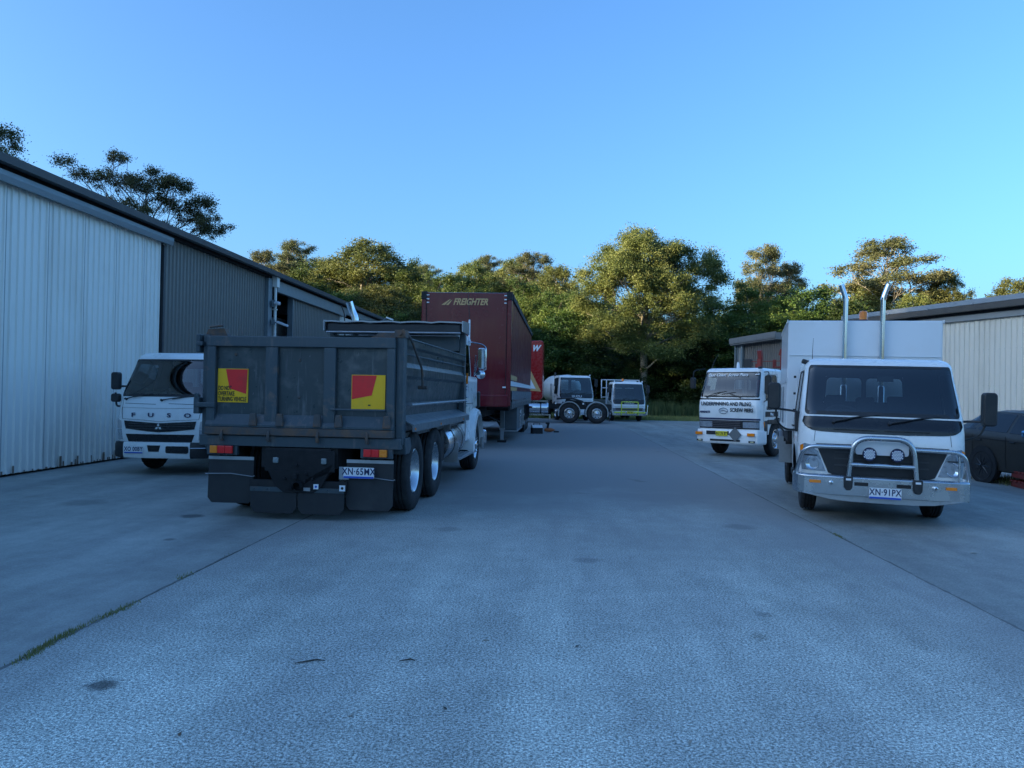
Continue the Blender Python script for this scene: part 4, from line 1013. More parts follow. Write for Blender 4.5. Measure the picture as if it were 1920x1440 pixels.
# ================================================================== white truck with piling signwriting (right, behind)
def piling_truck():
    T = thing('crane_truck', 'white cab-over truck signed for screw piers, parked askew in front of the far brown shed', 'truck', (4.33, 19.95, 0), radians(-36)); T.rotation_euler = (0, radians(-.4), radians(-36)); T.scale = (.84, 1, .945)
    ya = 1.25; rw = .47
    cab = Cab([(.4,.10),(1.2,.04),(1.45,.05),(1.6,.10),(2.3,.34),(2.5,.42)], [(.5,1.0),(1.4,1.02),(2.4,.92)], [(.4,.16),(1.4,.18),(2.4,.14)],
              1.75, bow=.05, ztop=2.42, rtop=.1, zbot=arch_fn(ya, .62, .45, .62, .8))
    body, wo_ = cabover(T, cab, .62, (1.45, 1.60, 2.32, .16, .06), (.08, .66, 1.52, 2.25), (.3,.93,1.7,2.15), wheel_x=-.42, belt=1.58, seam_z0=.9, wsg=dustyg)
    s = MB(); cab.patch(s, [(-1.5,1.585),(1.5,1.585),(1.5,1.545),(-1.5,1.545)], .007, skirt=.005, rings=1); s.build('black_stripe', blackg, body)
    s = MB(); cab.patch(s, [(-1.6,1.05),(1.6,1.05),(1.6,1.005),(-1.6,1.005)], .007, skirt=.005, rings=1); s.build('trim_strip', navy, body)
    yy = cab.prof(1.42)-.012
    def txt(nm, st, size, mat, x, z, y=None, sx=1.0, **k):
        yq = cab.prof(z)-.012+cab.bow*(x/1.0)**2*.6
        return text(nm, st, size, mat, body, (x, yq if y is None else y, z), sx=sx, **k)
    txt('door_sign', 'UNDERPINNING AND PILING', .145, hitext, -.06, 1.43, y=cab.prof(1.43)-.004, bold=.003, sx=.84)
    txt('door_sign', 'SCREW PIERS', .14, hitext, .45, 1.265, y=cab.prof(1.26)-.004, bold=.004, sx=.88)
    txt('maker_badge', 'AIRMARTS', .075, navy, -.74, 1.205, y=cab.prof(1.2)+.015, sx=1.0, bold=.004)
    e = MB(); pts = [Vector((-.12+.14*cos(2*pi*k/28), cab.prof(1.25)-.012, 1.245+.075*sin(2*pi*k/28))) for k in range(29)]; e.tube(pts, .011, 6)
    e.tube([(-.12-.1,cab.prof(1.25)-.012,1.235),(-.12,cab.prof(1.25)-.015,1.26),(.0,cab.prof(1.25)-.012,1.225)], .012, 6); e.build('emblem', chrome, body, smooth=60)
    n_ = cab.P(0, 2.235, .012)
    d = cab.P(0,2.26)-cab.P(0,2.20); tilt = atan2(d.y, d.z)
    text('windscreen_lettering', 'East Coast  Screw Piers', .115, whitei, wo_, (-.12, n_.y-.020, 2.225), rot=(pi/2-tilt,0,0), sx=1.15, shear=.3, bold=.003, ext=.001)
    s = MB(); s.obox((.80, n_.y+.012, 2.235), (.12,.006,.02), (-tilt,0,.05)); s.obox((.845, n_.y+.014, 2.25), (.02,.006,.05), (-tilt,0,.05)); s.build('windscreen_arrow', whitei, wo_)
    # door sign on its left side
    for sg in (1,):
        q = text('door_sign', 'UNDERPINNING', .13, hitext, body, (1.03, .85, 1.33), rot=(pi/2,0,pi/2), bold=.005, sx=.8)
        q = MB().box(1.022,1.032,.4,1.25,1.1,1.24).build('door_panel', hitext, body)
        text('door_sign', 'Piling', .10, whitei, q, (1.034, .8, 1.17), rot=(pi/2,0,pi/2), bold=.004)
    # grille, lamps, bumper
    g = MB(); cab.patch(g, [(-1.5,.99),(1.5,.99),(1.5,.76),(-1.5,.76)], .006, skirt=.005, rings=2); gr = g.build('grille', black, body, smooth=50)
    g = MB()
    for zz in (.81,.86,.91,.955): g.box(-.5,.42,cab.prof(zz)-.025,cab.prof(zz)-.004,zz-.01,zz+.012)
    g.build('grille_bar', surf('grille_grey',(.12,.11,.12),.35,metal=.4), gr)
    for sg in (-1,1):
        for a, b in ((.58,1.0),(1.02,1.5)):
            h = MB(); cab.patch(h, [(sg*a,.80),(sg*b,.80),(sg*b,.955),(sg*a,.955)], .014, skirt=.012, rings=2); ho = h.build('headlight', clearl, body, smooth=40)
        h = MB(); cab.patch(h, [(sg*2.04,.82),(sg*2.16,.82),(sg*2.2,.97),(sg*2.02,.97)], .014, skirt=.012, rings=2); h.build('indicator', amber, body)
    s = MB(); 
    xs = [(-1.04,.45),(-1.03,.18),(-.96,.02),(-.6,-.04),(0,-.05),(.6,-.04),(.96,.02),(1.03,.18),(1.04,.45)]; sec = [(.03,.36),(0,.40),(0,.70),(.02,.735),(.16,.735),(.16,.36)]
    V = []; n = len(sec)
    for i, (x, y) in enumerate(xs):
        a = Vector(xs[max(i-1,0)]); bq = Vector(xs[min(i+1,len(xs)-1)]); dd_ = (bq-a).normalized(); nn = Vector((-dd_.y, dd_.x))
        for (o, z) in sec: V.append((x+nn.x*o, y+nn.y*o, z))
    s.add(V, [(i*n+j, i*n+(j+1)%n, (i+1)*n+(j+1)%n, (i+1)*n+j) for i in range(len(xs)-1) for j in range(n)]+[tuple(range(n)), tuple((len(xs)-1)*n+j for j in range(n))])
    bp = s.build('bumper', white, T, smooth=30)
    s = MB(); s.box(-.62,.1,-.062,-.03,.60,.70); s.box(-.5,.45,-.062,-.03,.43,.48)
    for x in (-.86,.8): s.box(x-.09,x+.09,-.04,.02,.41,.46)
    s.build('bumper_vent', black, bp)
    for x in (-.88,.78): MB().box(x-.11,x+.11,-.055,.0,.585,.665).build('bumper_indicator', amber, bp, bevel=.006)
    for x in (-.84,.82): MB().box(x-.05,x+.05,-.045,.01,.42,.45).build('fog_lamp', surf('warm_lens',(.75,.68,.4),.2), bp)
    number_plate(T, 'AU 76 BT', (-.12,-.075,.635), yellow=True, ts=.1)
    MB().prism([(0.31,.60-.2+.02),(.31+.2,.62),(.31,.82),(.31-.2,.62)], 'y', -.085, -.075).build('placard', surf('placard_grey',(.16,.17,.17),.4), T)
    w = wiper(T, cab, -.85, 1.61, -.35, 1.74, .5); wiper(T, cab, .45, 1.61, .0, 1.72, .5)
    mirror_head(T, (1.22,.15,1.95), .2, .5, .12); side_mirror_arm(T, [(1.0,.35,2.3),(1.22,.18,2.3),(1.22,.15,1.6),(1.02,.3,1.5)])
    mirror_head(T, (-1.2,.15,2.0), .16, .3, .1); side_mirror_arm(T, [(-.9,.35,2.4),(-1.2,.18,2.35),(-1.2,.15,2.0)])
    a = MB(); a.tube([(-.8,.55,2.4),(-.74,.6,2.62),(-.62,.65,2.85)], [.012,.008,.004], 5); a.build('aerial', black, T)
    MB().lathe([(0,.05),(.1,.045),(.17,.03),(.18,.001)], (-.05,.8,2.42), 'z', 12).build('roof_lamp', whitei, T, smooth=40)
    MB().obox((.88,.34,2.42),(.12,.1,.06)).build('roof_marker', black, T, bevel=.02)
    for sg in (-1,1):
        wheel(T, sg*.86, ya, rw, .24, .27, 'steer', sg, nuts=8); wheel(T, sg*.9, 5.0, rw, .24, .27, 'drive', sg, dual=True, nuts=8)
    ch = MB()
    for sg in (-1,1): ch.box(sg*.4-.04, sg*.4+.04, .4, 6.6, .6,.85)
    ch.box(-.85,.85,.3,1.7,.5,.62); ch.cyl((-.85,ya,.47),(.85,ya,.47),.07,10); ch.cyl((-.85,5,.47),(.85,5,.47),.1,10); ch.build('chassis', chassis, T)
    for sg in (-1,1): MB().box(sg*.93-.1,sg*.93+.1,.35,.55,.62,1.0).box(sg*.98-.06,sg*.98+.06,.55,1.9,.9,1.02).build('side_skirt', black, T, bevel=.02)
    MB().box(-1.05,1.05,2.3,6.8,.98,1.12).build('tray_floor', steel, T, bevel=.01)
    sd = MB()
    for sg in (-1,1): sd.box(sg*1.05-.02, sg*1.05+.02, 2.3,6.8,1.12,1.5)
    sd.build('drop_side', dullalu, T)
    # red drilling gear standing on the tray
    r = MB()
    r.box(-.06,.06,2.1,2.25,1.1,2.75); r.obox((.0,2.2,2.86),(.13,.12,.3),(.3,0,0)); r.box(-.14,-.062,2.15,2.25,2.45,2.62); r.cyl((-.3,2.2,2.68),(.9,2.5,2.70),.012,6)
    r.build('crane_mast', redc, T, bevel=.02)
    r = MB(); r.box(.48,.60,2.6,2.75,1.1,2.85); r.obox((.54,2.7,2.95),(.2,.16,.2),(.2,.4,0)); r.box(.3,.76,2.55,2.6,2.5,2.55); r.cyl((.3,2.6,2.5),(.3,2.6,2.75),.06,10); r.build('auger_drive', redc, T, bevel=.02)
    r = MB(); r.box(-.55,-.3,2.15,2.3,2.48,2.76); r.cyl((-.42,2.2,1.1),(-.42,2.2,2.5),.03,8); r.build('work_lamp', black, T, bevel=.02)
    return T
TRUCK_P = piling_truck()
# ================================================================== grey tipper (seen from behind); local +Y = forward, tail at y=0
def tipper():
    T = thing('tipper_truck', 'grey steel tipper body on a white bonneted truck, red and yellow markers on tailgate', 'tipper truck', (-3.035, 9.02, 0), radians(-2.2)); T.scale = (.99, 1, .982)
    m = MB()      # tub
    L = 4.55
    m.box(-1.14,1.14,.06,L,.98,1.04)
    for sg in (-1,1):
        # side wall with folded ribs: outline in (x,z)
        sec = [(1.10,1.02),(1.13,1.34),(1.19,1.72),(1.235,1.76),(1.235,1.86),(1.19,1.92),(1.19,2.10),(1.235,2.13),(1.235,2.21),(1.12,2.21),(1.12,1.9),(1.06,1.04)]
        m.prism([(sg*x,z) for x,z in sec] if sg > 0 else [(sg*x,z) for x,z in reversed(sec)], 'y', .12, L)
    m.box(-1.14,1.14,L,L+.06,1.0,2.52)
    tub = m.build('tipper_body', bodyg, T, bevel=.006)
    r = MB()
    for sg in (-1,1):
        r.box(sg*1.2-.042,sg*1.2+.042,-.03,.14,.92,2.22)
        r.tube([(sg*1.237,.14,2.02),(sg*1.237,L,2.02)], .009, 6); r.tube([(sg*1.24,.14,2.215),(sg*1.24,L,2.215)], .012, 6)
        r.box(sg*1.19-.05,sg*1.19+.05,L-.05,L+.08,1.0,2.6)
    r.build('corner_post', bodyf, tub, bevel=.008)
    for sg in (-1,1):
        l = MB(); l.prism([(sg*1.10,1.27),(sg*1.33,1.16),(sg*1.33,1.07),(sg*1.315,1.07),(sg*1.315,1.15),(sg*1.10,1.25)], 'y', .18, L)
        l.build('side_ledge', surf('ledge_grey', (.13,.15,.16), .35, dirt=(.2,.2,.2), dirt_amt=.6), tub)
        for k, y in enumerate((.25,1.9,3.9)):
            MB().box(sg*1.332-.006,sg*1.332+.006,y,y+.05,1.09,1.12).build('side_marker', amber, tub)
        rr_ = MB(); rr_.cyl((sg*1.27,.3,1.40),(sg*1.27,L-.1,1.42),.016,8)
        for k in range(9): rr_.box(sg*1.2-.07,sg*1.2+.08,.5+.45*k,.53+.45*k,1.385,1.43)
        rr_.build('tarp_rod', steel, tub)
    # tailgate
    g = MB()
    g.box(-1.155,1.155,-.05,.05,1.0,2.19)
    tail = g.build('tailgate', bodyg, tub, bevel=.004)
    g = MB()
    g.box(-1.155,1.155,-.115,-.052,2.075,2.20)
    for a, b in ((-1.155,-1.05),(-.425,-.275),(.295,.44),(1.06,1.155)): g.box(a,b,-.108,-.052,1.10,2.073)
    g.prism([(-.052,1.26),(-.135,1.13),(-.135,1.10),(-.052,1.10)], 'x', -1.153,1.153)
    g.build('tailgate_frame', bodyf, tail, bevel=.008)
    g = MB(); g.box(-1.155,1.155,-.14,-.05,1.005,1.098); g.build('tailgate_edge', rusty, tail, bevel=.01)
    g = MB(); g.box(-1.235,1.235,-.10,.04,.87,.998); g.build('rear_beam', bodyf, tub, bevel=.008)
    g = MB()
    for a in (-.55,-.22,.24,.5,1.08): MB().prism([(a-.05,1.12),(a+.05,1.12),(a+.035,1.27),(a-.035,1.27)], 'y', -.16,-.11).build('stiffener_foot', rusty, tail, bevel=.01)
    for x in (-.93,-.35,.25,.85):
        h = MB(); h.tube([(x,-.15,1.06),(x,-.17,1.0),(x,-.15,.95),(x,-.11,.94)], [.014,.02,.024,.012], 8); h.build('tail_hook', rusty, tail, smooth=60)
    g = MB(); g.cyl((.40,-.15,1.335),(1.06,-.15,1.335),.012,8); g.box(.40,.42,-.15,-.05,1.32,1.35); g.box(1.04,1.06,-.15,-.05,1.32,1.35); g.build('grab_rail', bodyf, tail)
    # warning markers
    s = MB().box(-1.035,-.655,-.062,-.052,1.395,1.805).build('warning_sign', yellowr, tail)
    MB().prism([(-.935,1.798),(-.662,1.798),(-.676,1.50),(-.885,1.565)], 'y', -.0655,-.0625).build('sign_panel', redr, s)
    for k, t in enumerate(('DO NOT','OVERTAKE','TURNING VEHICLE')):
        text('sign_lettering', t, .074, hitext, s, (-1.026,-.0665,1.565-.066*k), sx=.56, bold=.0012, ext=.0006, align='LEFT')
    s = MB().box(.625,1.035,-.062,-.052,1.345,1.755).build('warning_sign', yellowr, tail)
    MB().prism([(.632,1.748),(.93,1.748),(.872,1.51),(.632,1.46)], 'y', -.0655,-.0625).build('sign_panel', redr, s)
    MB().box(.83,.86,-.0655,-.0625,1.385,1.40).build('sign_mark', hitext, s)
    # dents, latches, pins
    d = MB()
    for x, z in ((-.02,1.92),(-.02,1.47),(.07,1.2),(-.82,1.98),(.42,2.13),(.78,2.13)): d.lathe([(-.062,.001),(-.062,.014),(-.05,.02)], (x,-.0,z), 'y', 10)
    d.build('rivet', rusty, tail)
    l = MB(); l.box(-1.29,-1.04,-.13,-.06,1.33,1.39); l.box(-1.31,-1.24,-.12,-.02,1.25,1.45); l.cyl((-1.275,-.1,1.44),(-1.275,-.1,1.5),.03,8)
    l.build('tailgate_latch', bodyf, tub, bevel=.01); l = MB(); l.box(-1.30,-1.22,-.10,.06,2.08,2.13); l.box(-1.31,-1.26,-.09,.05,2.0,2.22)
    l.build('hinge_pin', bodyf, tub, bevel=.01)
    l = MB(); l.prism([(-1.24,2.2),(-.95,2.2),(-1.0,2.3),(-1.2,2.29)], 'y', .0,.10); l.prism([(.82,2.2),(1.15,2.2),(1.13,2.27),(.93,2.27)], 'y', .0,.12); l.box(1.13,1.26,-.05,.12,2.21,2.30)
    l.cyl((1.2,-.09,2.26),(1.2,.16,2.26),.025,10); l.cyl((-1.15,-.06,2.31),(-.98,-.06,2.33),.014,8)
    l.tube(smooth_path([(1.22,.0,2.3),(1.27,.2,2.22),(1.30,.75,1.85),(1.30,.78,1.62)], .15), .016, 8); l.cyl((1.24,.8,1.62),(1.36,.78,1.62),.025,8)
    l.tube(smooth_path([(1.2,.03,2.3),(1.28,1.0,2.7),(1.2,L-.1,2.62)],.3), .011, 5) if False else None
    l.build('tarp_arm', rusty, tub)
    # tarp housing at the front of the body
    h = MB(); h.prism([(L-.32,2.60),(L-.32,2.76),(L+.3,2.80),(L+.3,2.6)], 'x', -1.2,1.2); hs = h.build('tarp_roll', tarp, tub, bevel=.02)
    h = MB(); n = 18; V = []
    for k in range(n+1):
        x = -1.24+2.48*k/n; w = .008*sin(k*1.7)+.006*sin(k*3.1); V += [(x,L-.36,2.775+w),(x,L-.36,2.80+w),(x,L+.32,2.835+w),(x,L+.32,2.81+w)]
    h.add(V, [(4*i+j,4*i+(j+1)%4,4*i+4+(j+1)%4,4*i+4+j) for i in range(n) for j in range(4)]+[(0,1,2,3),tuple(4*n+j for j in range(4))]); h.build('tarp_hood', surf('hood_metal',(.34,.36,.38),.3,metal=.5), hs, smooth=40)
    h = MB(); h.cyl((-1.2,L-.34,2.60),(1.2,L-.34,2.60),.018,8); h.build('tarp_bow', steel, hs)
    for sg in (-1,1): MB().prism([(L-.37,2.62),(L-.37,2.81),(L+.33,2.84),(L+.33,2.62)], 'x', sg*1.24-.012, sg*1.24+.012).build('hood_end', surf('hood_metal',(0,0,0)), hs, bevel=.004)
    MB().box(-1.14,1.14,L-.1,L-.06,2.30,2.56).build('headboard_top', bodyf, tub)
    # running gear
    ch = MB()
    for sg in (-1,1): ch.box(sg*.42-.05, sg*.42+.05, -.05, 8.0, .62,.9)
    for y in (.95,2.3): ch.cyl((-.95,y,.52),(.95,y,.52),.09,12); ch.lathe([(-.25,.06),(-.1,.24),(.1,.24),(.25,.06)],(0,y,.52),'x',16)
    ch.cyl((-.95,6.4,.48),(.95,6.4,.48),.08,12); ch.box(-.5,.5,2.9,4.9,.6,.8); ch.box(-.9,.9,.35,2.9,.86,.98)
    ch.box(-.4,.4,-.1,.02,.62,.86); ch.cyl((-.3,1.6,.7),(-.3,1.6,1.0),.1,10)
    ch.build('chassis', chassis, T)
    ht = MB(); ht.prism([(-.36,.60),(.44,.60),(.44,.66),(.30,.40),(.2,.33),(-.16,.33),(-.28,.42),(-.36,.6)][1:], 'y', -.13,-.10)
    ht.prism([(-.40,.58),(.46,.58),(.46,.84),(-.40,.84)], 'y', -.125,-.10)
    ht.lathe([(-.22,.045),(-.13,.06),(-.1,.07)], (.03,0,.42), 'y', 14); ht.box(-.03,.02,-.2,-.12,.5,.56)
    for x, z in ((-.14,.50),(.2,.5),(.0,.66),(.1,.47),(-.06,.38),(.12,.56)): ht.lathe([(-.16,.001),(-.16,.018),(-.12,.02)], (x,0,z), 'y', 8)
    ht.build('tow_plate', surf('tow_black',(.008,.008,.009),.75), T, bevel=.006)
    for x in (-.26,.33): MB().box(x-.032,x+.032,-.15,-.1,.68,.75).build('reversing_lamp', surf('dusty_lens',(.22,.25,.25),.3), T, bevel=.012)
    for sg in (-1,1):
        br = MB().box(sg*.95-.19, sg*.95+.19, -.09,-.03,.76,.87).build('lamp_bracket', bodyf, T)
        tl = part_empty('tail_lamp', T, (sg*.945,-.10,.825))
        cols = [amber, redl, redl] if sg < 0 else [redl, redl, amber]
        for k in range(3):
            lm = MB(); x = -.095+.095*k; lm.box(x-.045,x+.045,-.035,.0,-.045,.045); lm.build('lamp_lens', cols[k], tl, bevel=.006)
        MB().box(-.15,.15,.0,.01,-.055,.055).build('lamp_base', black, tl)
        fl = MB(); V = []; fx0, fx1 = (sg*.86-.285, sg*.86+.285); n = 8
        z1 = .735; z0 = .17 if sg < 0 else .13
        pts = [(fx0,z1),(fx1,z1),(fx1,z0+.06),(fx1-.05,z0),(fx0+.05,z0),(fx0,z0+.06)]
        fl.prism(pts, 'y', -.015,.0); f = fl.build('mud_flap', flapm, T, bevel=.004); f.rotation_euler = (radians(-2),0,0); f.location = (0,-.035,0)
        MB().box(fx0,fx1,-.022,-.016,z1-.04,z1).build('flap_strip', dullalu, f)
        MB().tube([(fx0-.02,-.05,.52),(fx0+.3,-.045,.53),(fx1+.0,-.05,.50),(fx1+.03,-.05,.51)], .006, 6).build('flap_spring', steel, f)
    for k, (a, b) in enumerate(((-.575,-.005),(.01,.575))):
        f = MB().prism([(a,.38),(b,.38),(b,.14),(b-.06,.075),(a+.06,.075),(a,.14)], 'y', -.11,-.09).build('mud_flap', flapm, T, bevel=.004)
        s_ = MB(); s_.box(a,b,-.12,-.112,.335,.39)
        for q in range(4): s_.lathe([(-.128,.001),(-.128,.01),(-.12,.012)], (a+.05+q*(b-a-.1)/3,0,.362), 'y', 8)
        s_.build('flap_strip', bodyf, f)
    MB().box(-.6,.6,-.09,-.03,.38,.47).build('flap_bar', chassis, T)
    bb = MB().box(.50,.62,-.08,-.07,.50,.65).build('plate_bracket', steel, T)
    number_plate(T, 'XN\u00b765MX', (.745,-.10,.585), ts=.112)
    for x, z, w, mt in ((.24,.41,.06,platew),(.56,.40,.07,platew),(.13,.375,.08,dullalu)):
        st = MB().box(x-w/2,x+w/2,-.136,-.132,z-w/2*(1 if w!=.08 else .5),z+w/2*(1 if w!=.08 else .5)).build('sticker', mt, T)
        q = MB().lathe([(-.138,.001),(-.138,w*.2),(-.137,w*.24)], (x,0,z), 'y', 10)
        if w != .08: q.build('sticker_print', bluei if x < .4 else hitext, st)
    for sg in (-1,1):
        for y in (.95,2.3): wheel(T, sg*1.06, y, .52, .27, .29, 'drive', sg, dual=True, nuts=10)
        wheel(T, sg*1.05, 6.4, .5, .29, .29, 'steer', sg, nuts=10)
        MB().prism([(.06,.9),(.06,1.0),(.32,1.0),(.40,.88),(.30,.80),(.1,.80)], 'x', sg*1.18-.08, sg*1.18+.08).build('guard_corner', bodyf, T, bevel=.01)
        # tank, steps
        tk = MB(); tk.lathe([(3.35,.001),(3.35,.27),(3.40,.30),(4.85,.30),(4.9,.27),(4.9,.001)], (sg*.92,0,.72), 'y', 32); tk_ = tk.build('fuel_tank', alu, T, smooth=40)
        b = MB()
        for y in (3.7,4.5): b.lathe([(y,.305),(y+.06,.305)], (sg*.92,0,.72), 'y', 32)
        b.build('tank_strap', chassis, tk_)
        st = MB()
        for k in range(4): st.box(sg*1.0-.22+.11*k,sg*1.0-.13+.11*k,3.3,4.95,1.03,1.06)
        for k in range(3): st.box(sg*1.13-.1+.09*k,sg*1.13-.03+.09*k,3.9,5.5,.40,.43)
        st.box(sg*1.13-.12,sg*1.13+.12,3.88,3.91,.36,.7); st.box(sg*1.0-.23,sg*1.0+.22,3.27,3.31,.95,1.06)
        st.build('step_plate', dullalu, T)
        MB().box(sg*.98-.15, sg*.98+.15,2.95,3.3,.45,.95).build('battery_box', chassis, T, bevel=.015)
    # cab and bonnet
    c = MB()
    c.prism([(4.95,.62),(4.95,1.88),(6.60,1.88),(6.60,1.25),(5.75,1.2),(5.75,.62)], 'x', -1.17,1.17); c.prism([(4.97,1.82),(4.97,2.62),(5.05,2.72),(6.02,2.70),(6.18,2.62),(6.52,1.98),(6.56,1.82)], 'x', -1.05,1.05)
    cab = c.build('cab', white, T, bevel=.05, smooth=40, seg=3)
    c = MB(); c.prism([(6.22,2.56),(6.50,2.04),(6.52,2.05),(6.24,2.57)], 'x', -1.0,1.0); c.build('windscreen', darkg, cab)
    for sg in (-1,1):
        c = MB(); c.prism([(5.2,1.9),(5.2,2.5),(6.05,2.5),(6.36,1.95),(6.3,1.88)], 'x', sg*1.052-.004, sg*1.052+.004); c.build('side_window', darkg, cab)
        c = MB(); c.tube([(sg*1.175,5.1,1.85),(sg*1.175,5.1,.75)], .006, 4); c.tube([(sg*1.175,5.1,1.35),(sg*1.175,6.0,1.35)],.006,4); c.build('door_gap', chassis, cab)
        MB().box(sg*1.2-.012,sg*1.2+.02,5.02,5.06,1.72,1.92).build('side_indicator', amber, cab)
        MB().obox((sg*1.24,6.3,1.42),(.06,.12,.32),(.15,0,0)).build('air_intake', black, cab, bevel=.02)
        c = MB()
        for z in (1.3,1.38,1.46,1.6,1.66): c.box(sg*1.2-.008,sg*1.2+.004,5.02,5.14,z,z+.02)
        c.build('door_lettering', surf('grey_ink',(.25,.3,.36),.5), cab)
    # bonnet
    c = MB(); st_ = [(6.55,.92,1.86,1.2),(6.9,.86,1.80,1.15),(7.4,.74,1.72,1.05),(7.9,.64,1.62,.9),(8.15,.58,1.5,.8),(8.22,.5,1.3,.7)]
    V = []
    for (y, w, zt, zb) in st_: V += [(-w,y,zb),(-w,y,zt-.12),(-w+.12,y,zt-.02),(0,y,zt+.02),(w-.12,y,zt-.02),(w,y,zt-.12),(w,y,zb)]
    c.add(V, [(7*i+j,7*i+(j+1)%7,7*i+7+(j+1)%7,7*i+7+j) for i in range(5) for j in range(7)]+[tuple(range(7)),tuple(35+j for j in range(7))])
    bon = c.build('bonnet', white, T, smooth=35)
    MB().box(-.45,.45,8.2,8.26,.75,1.5).build('grille', chrome, bon, bevel=.03)
    MB().box(-1.15,1.15,8.2,8.4,.4,.72).build('front_bumper', chrome, T, bevel=.04)
    for sg in (-1,1):
        f = MB(); pr = []; ra = .60; k_ = 16
        outer = [(6.4+ (ra+.10)*cos(radians(a)), .52+(ra+.14)*sin(radians(a))) for a in range(-4, 190, 12)]
        inner = [(6.4+ ra*cos(radians(a)), .52+ra*sin(radians(a))) for a in range(-4, 190, 12)]
        V = []; n = len(outer)
        for (yo, zo), (yi, zi) in zip(outer, inner):
            V += [(sg*.62,yo,zo+.04),(sg*1.12,yo,zo+.02),(sg*1.24,yo,zo-.05),(sg*1.26,yi,zi),(sg*1.2,yi,zi),(sg*.62,yi,zi+.02)]
        f.add(V, [(6*i+j,6*i+(j+1)%6,6*i+6+(j+1)%6,6*i+6+j) for i in range(n-1) for j in range(6)]+[tuple(range(6)),tuple((n-1)*6+j for j in range(6))])
        fo = f.build('front_fender', white, T, smooth=40)
        MB().box(sg*1.23-.03,sg*1.23+.03,6.98,7.06,.38,.62).build('fender_flap', dullalu, fo, bevel=.01)
        # mirror
        mm = MB()
        P0, P1, P2 = (sg*1.04,6.05,2.58), (sg*1.50,6.0,2.50), (sg*1.16,6.2,1.90)
        mm.tube(smooth_path([P0,(sg*1.34,6.0,2.52),(sg*1.42,5.98,2.46),(sg*1.42,5.98,2.02)],.05), .013, 6)
        mm.tube([P2,(sg*1.30,6.03,2.35)],.012,6); mm.tube([P2,(sg*1.20,6.1,2.3)],.012,6); mm.tube([P2,(sg*1.30,6.0,2.02)],.016,6); mm.tube([(sg*1.42,5.98,2.02),(sg*1.30,6.0,1.98)],.012,6)
        mm.build('mirror_arm', chrome, T, smooth=50)
        mirror_head(T, (sg*1.34,6.0,2.24), .16,.42,.06, mat=chrome, faces=-1, rz=radians(-6*sg))
        o = MB().lathe([(-.04,.001),(-.035,.05),(-.015,.085),(.02,.09),(.06,.06),(.07,.001)], (sg*1.32,5.98,1.92), 'y', 20).build('spot_mirror', mirrorm, T, smooth=60)
    e = MB(); e.tube(smooth_path([(-.86,4.8,1.0),(-.86,4.8,2.90),(-.93,4.78,3.04),(-.97,4.74,3.20)], .08), .066, 20, caps=False); e.tube([(-.86,4.8,1.6),(-.86,4.8,2.5)], .1, 20); e.build('exhaust_stack', chrome, T, smooth=60)
    e = MB(); e.tube(smooth_path([(-1.06,4.82,2.5),(-1.08,4.82,3.0),(-1.14,4.8,3.14)],.1), .012, 6); e.build('grab_handle', black, T)
    b = beacon(T, (.05,5.4,2.72), .07,.13)
    for ch_ in kids(b): ch_.data.materials[0] = surf('yellow_lens',(.75,.55,.05),.2,coat=.5)
    a = MB(); a.cyl((1.06,6.1,2.5),(1.06,6.1,2.62),.03,8); a.tube([(1.06,6.1,2.6),(1.06,6.1,3.02)],[.02,.018],8); a.build('aerial_base', whitei, T)
    a = MB(); a.tube([(1.06,6.1,3.0),(1.045,6.1,3.3),(1.02,6.1,3.62)],[.007,.006,.004],5); a.build('aerial', black, T)
    return T
TIP = tipper()

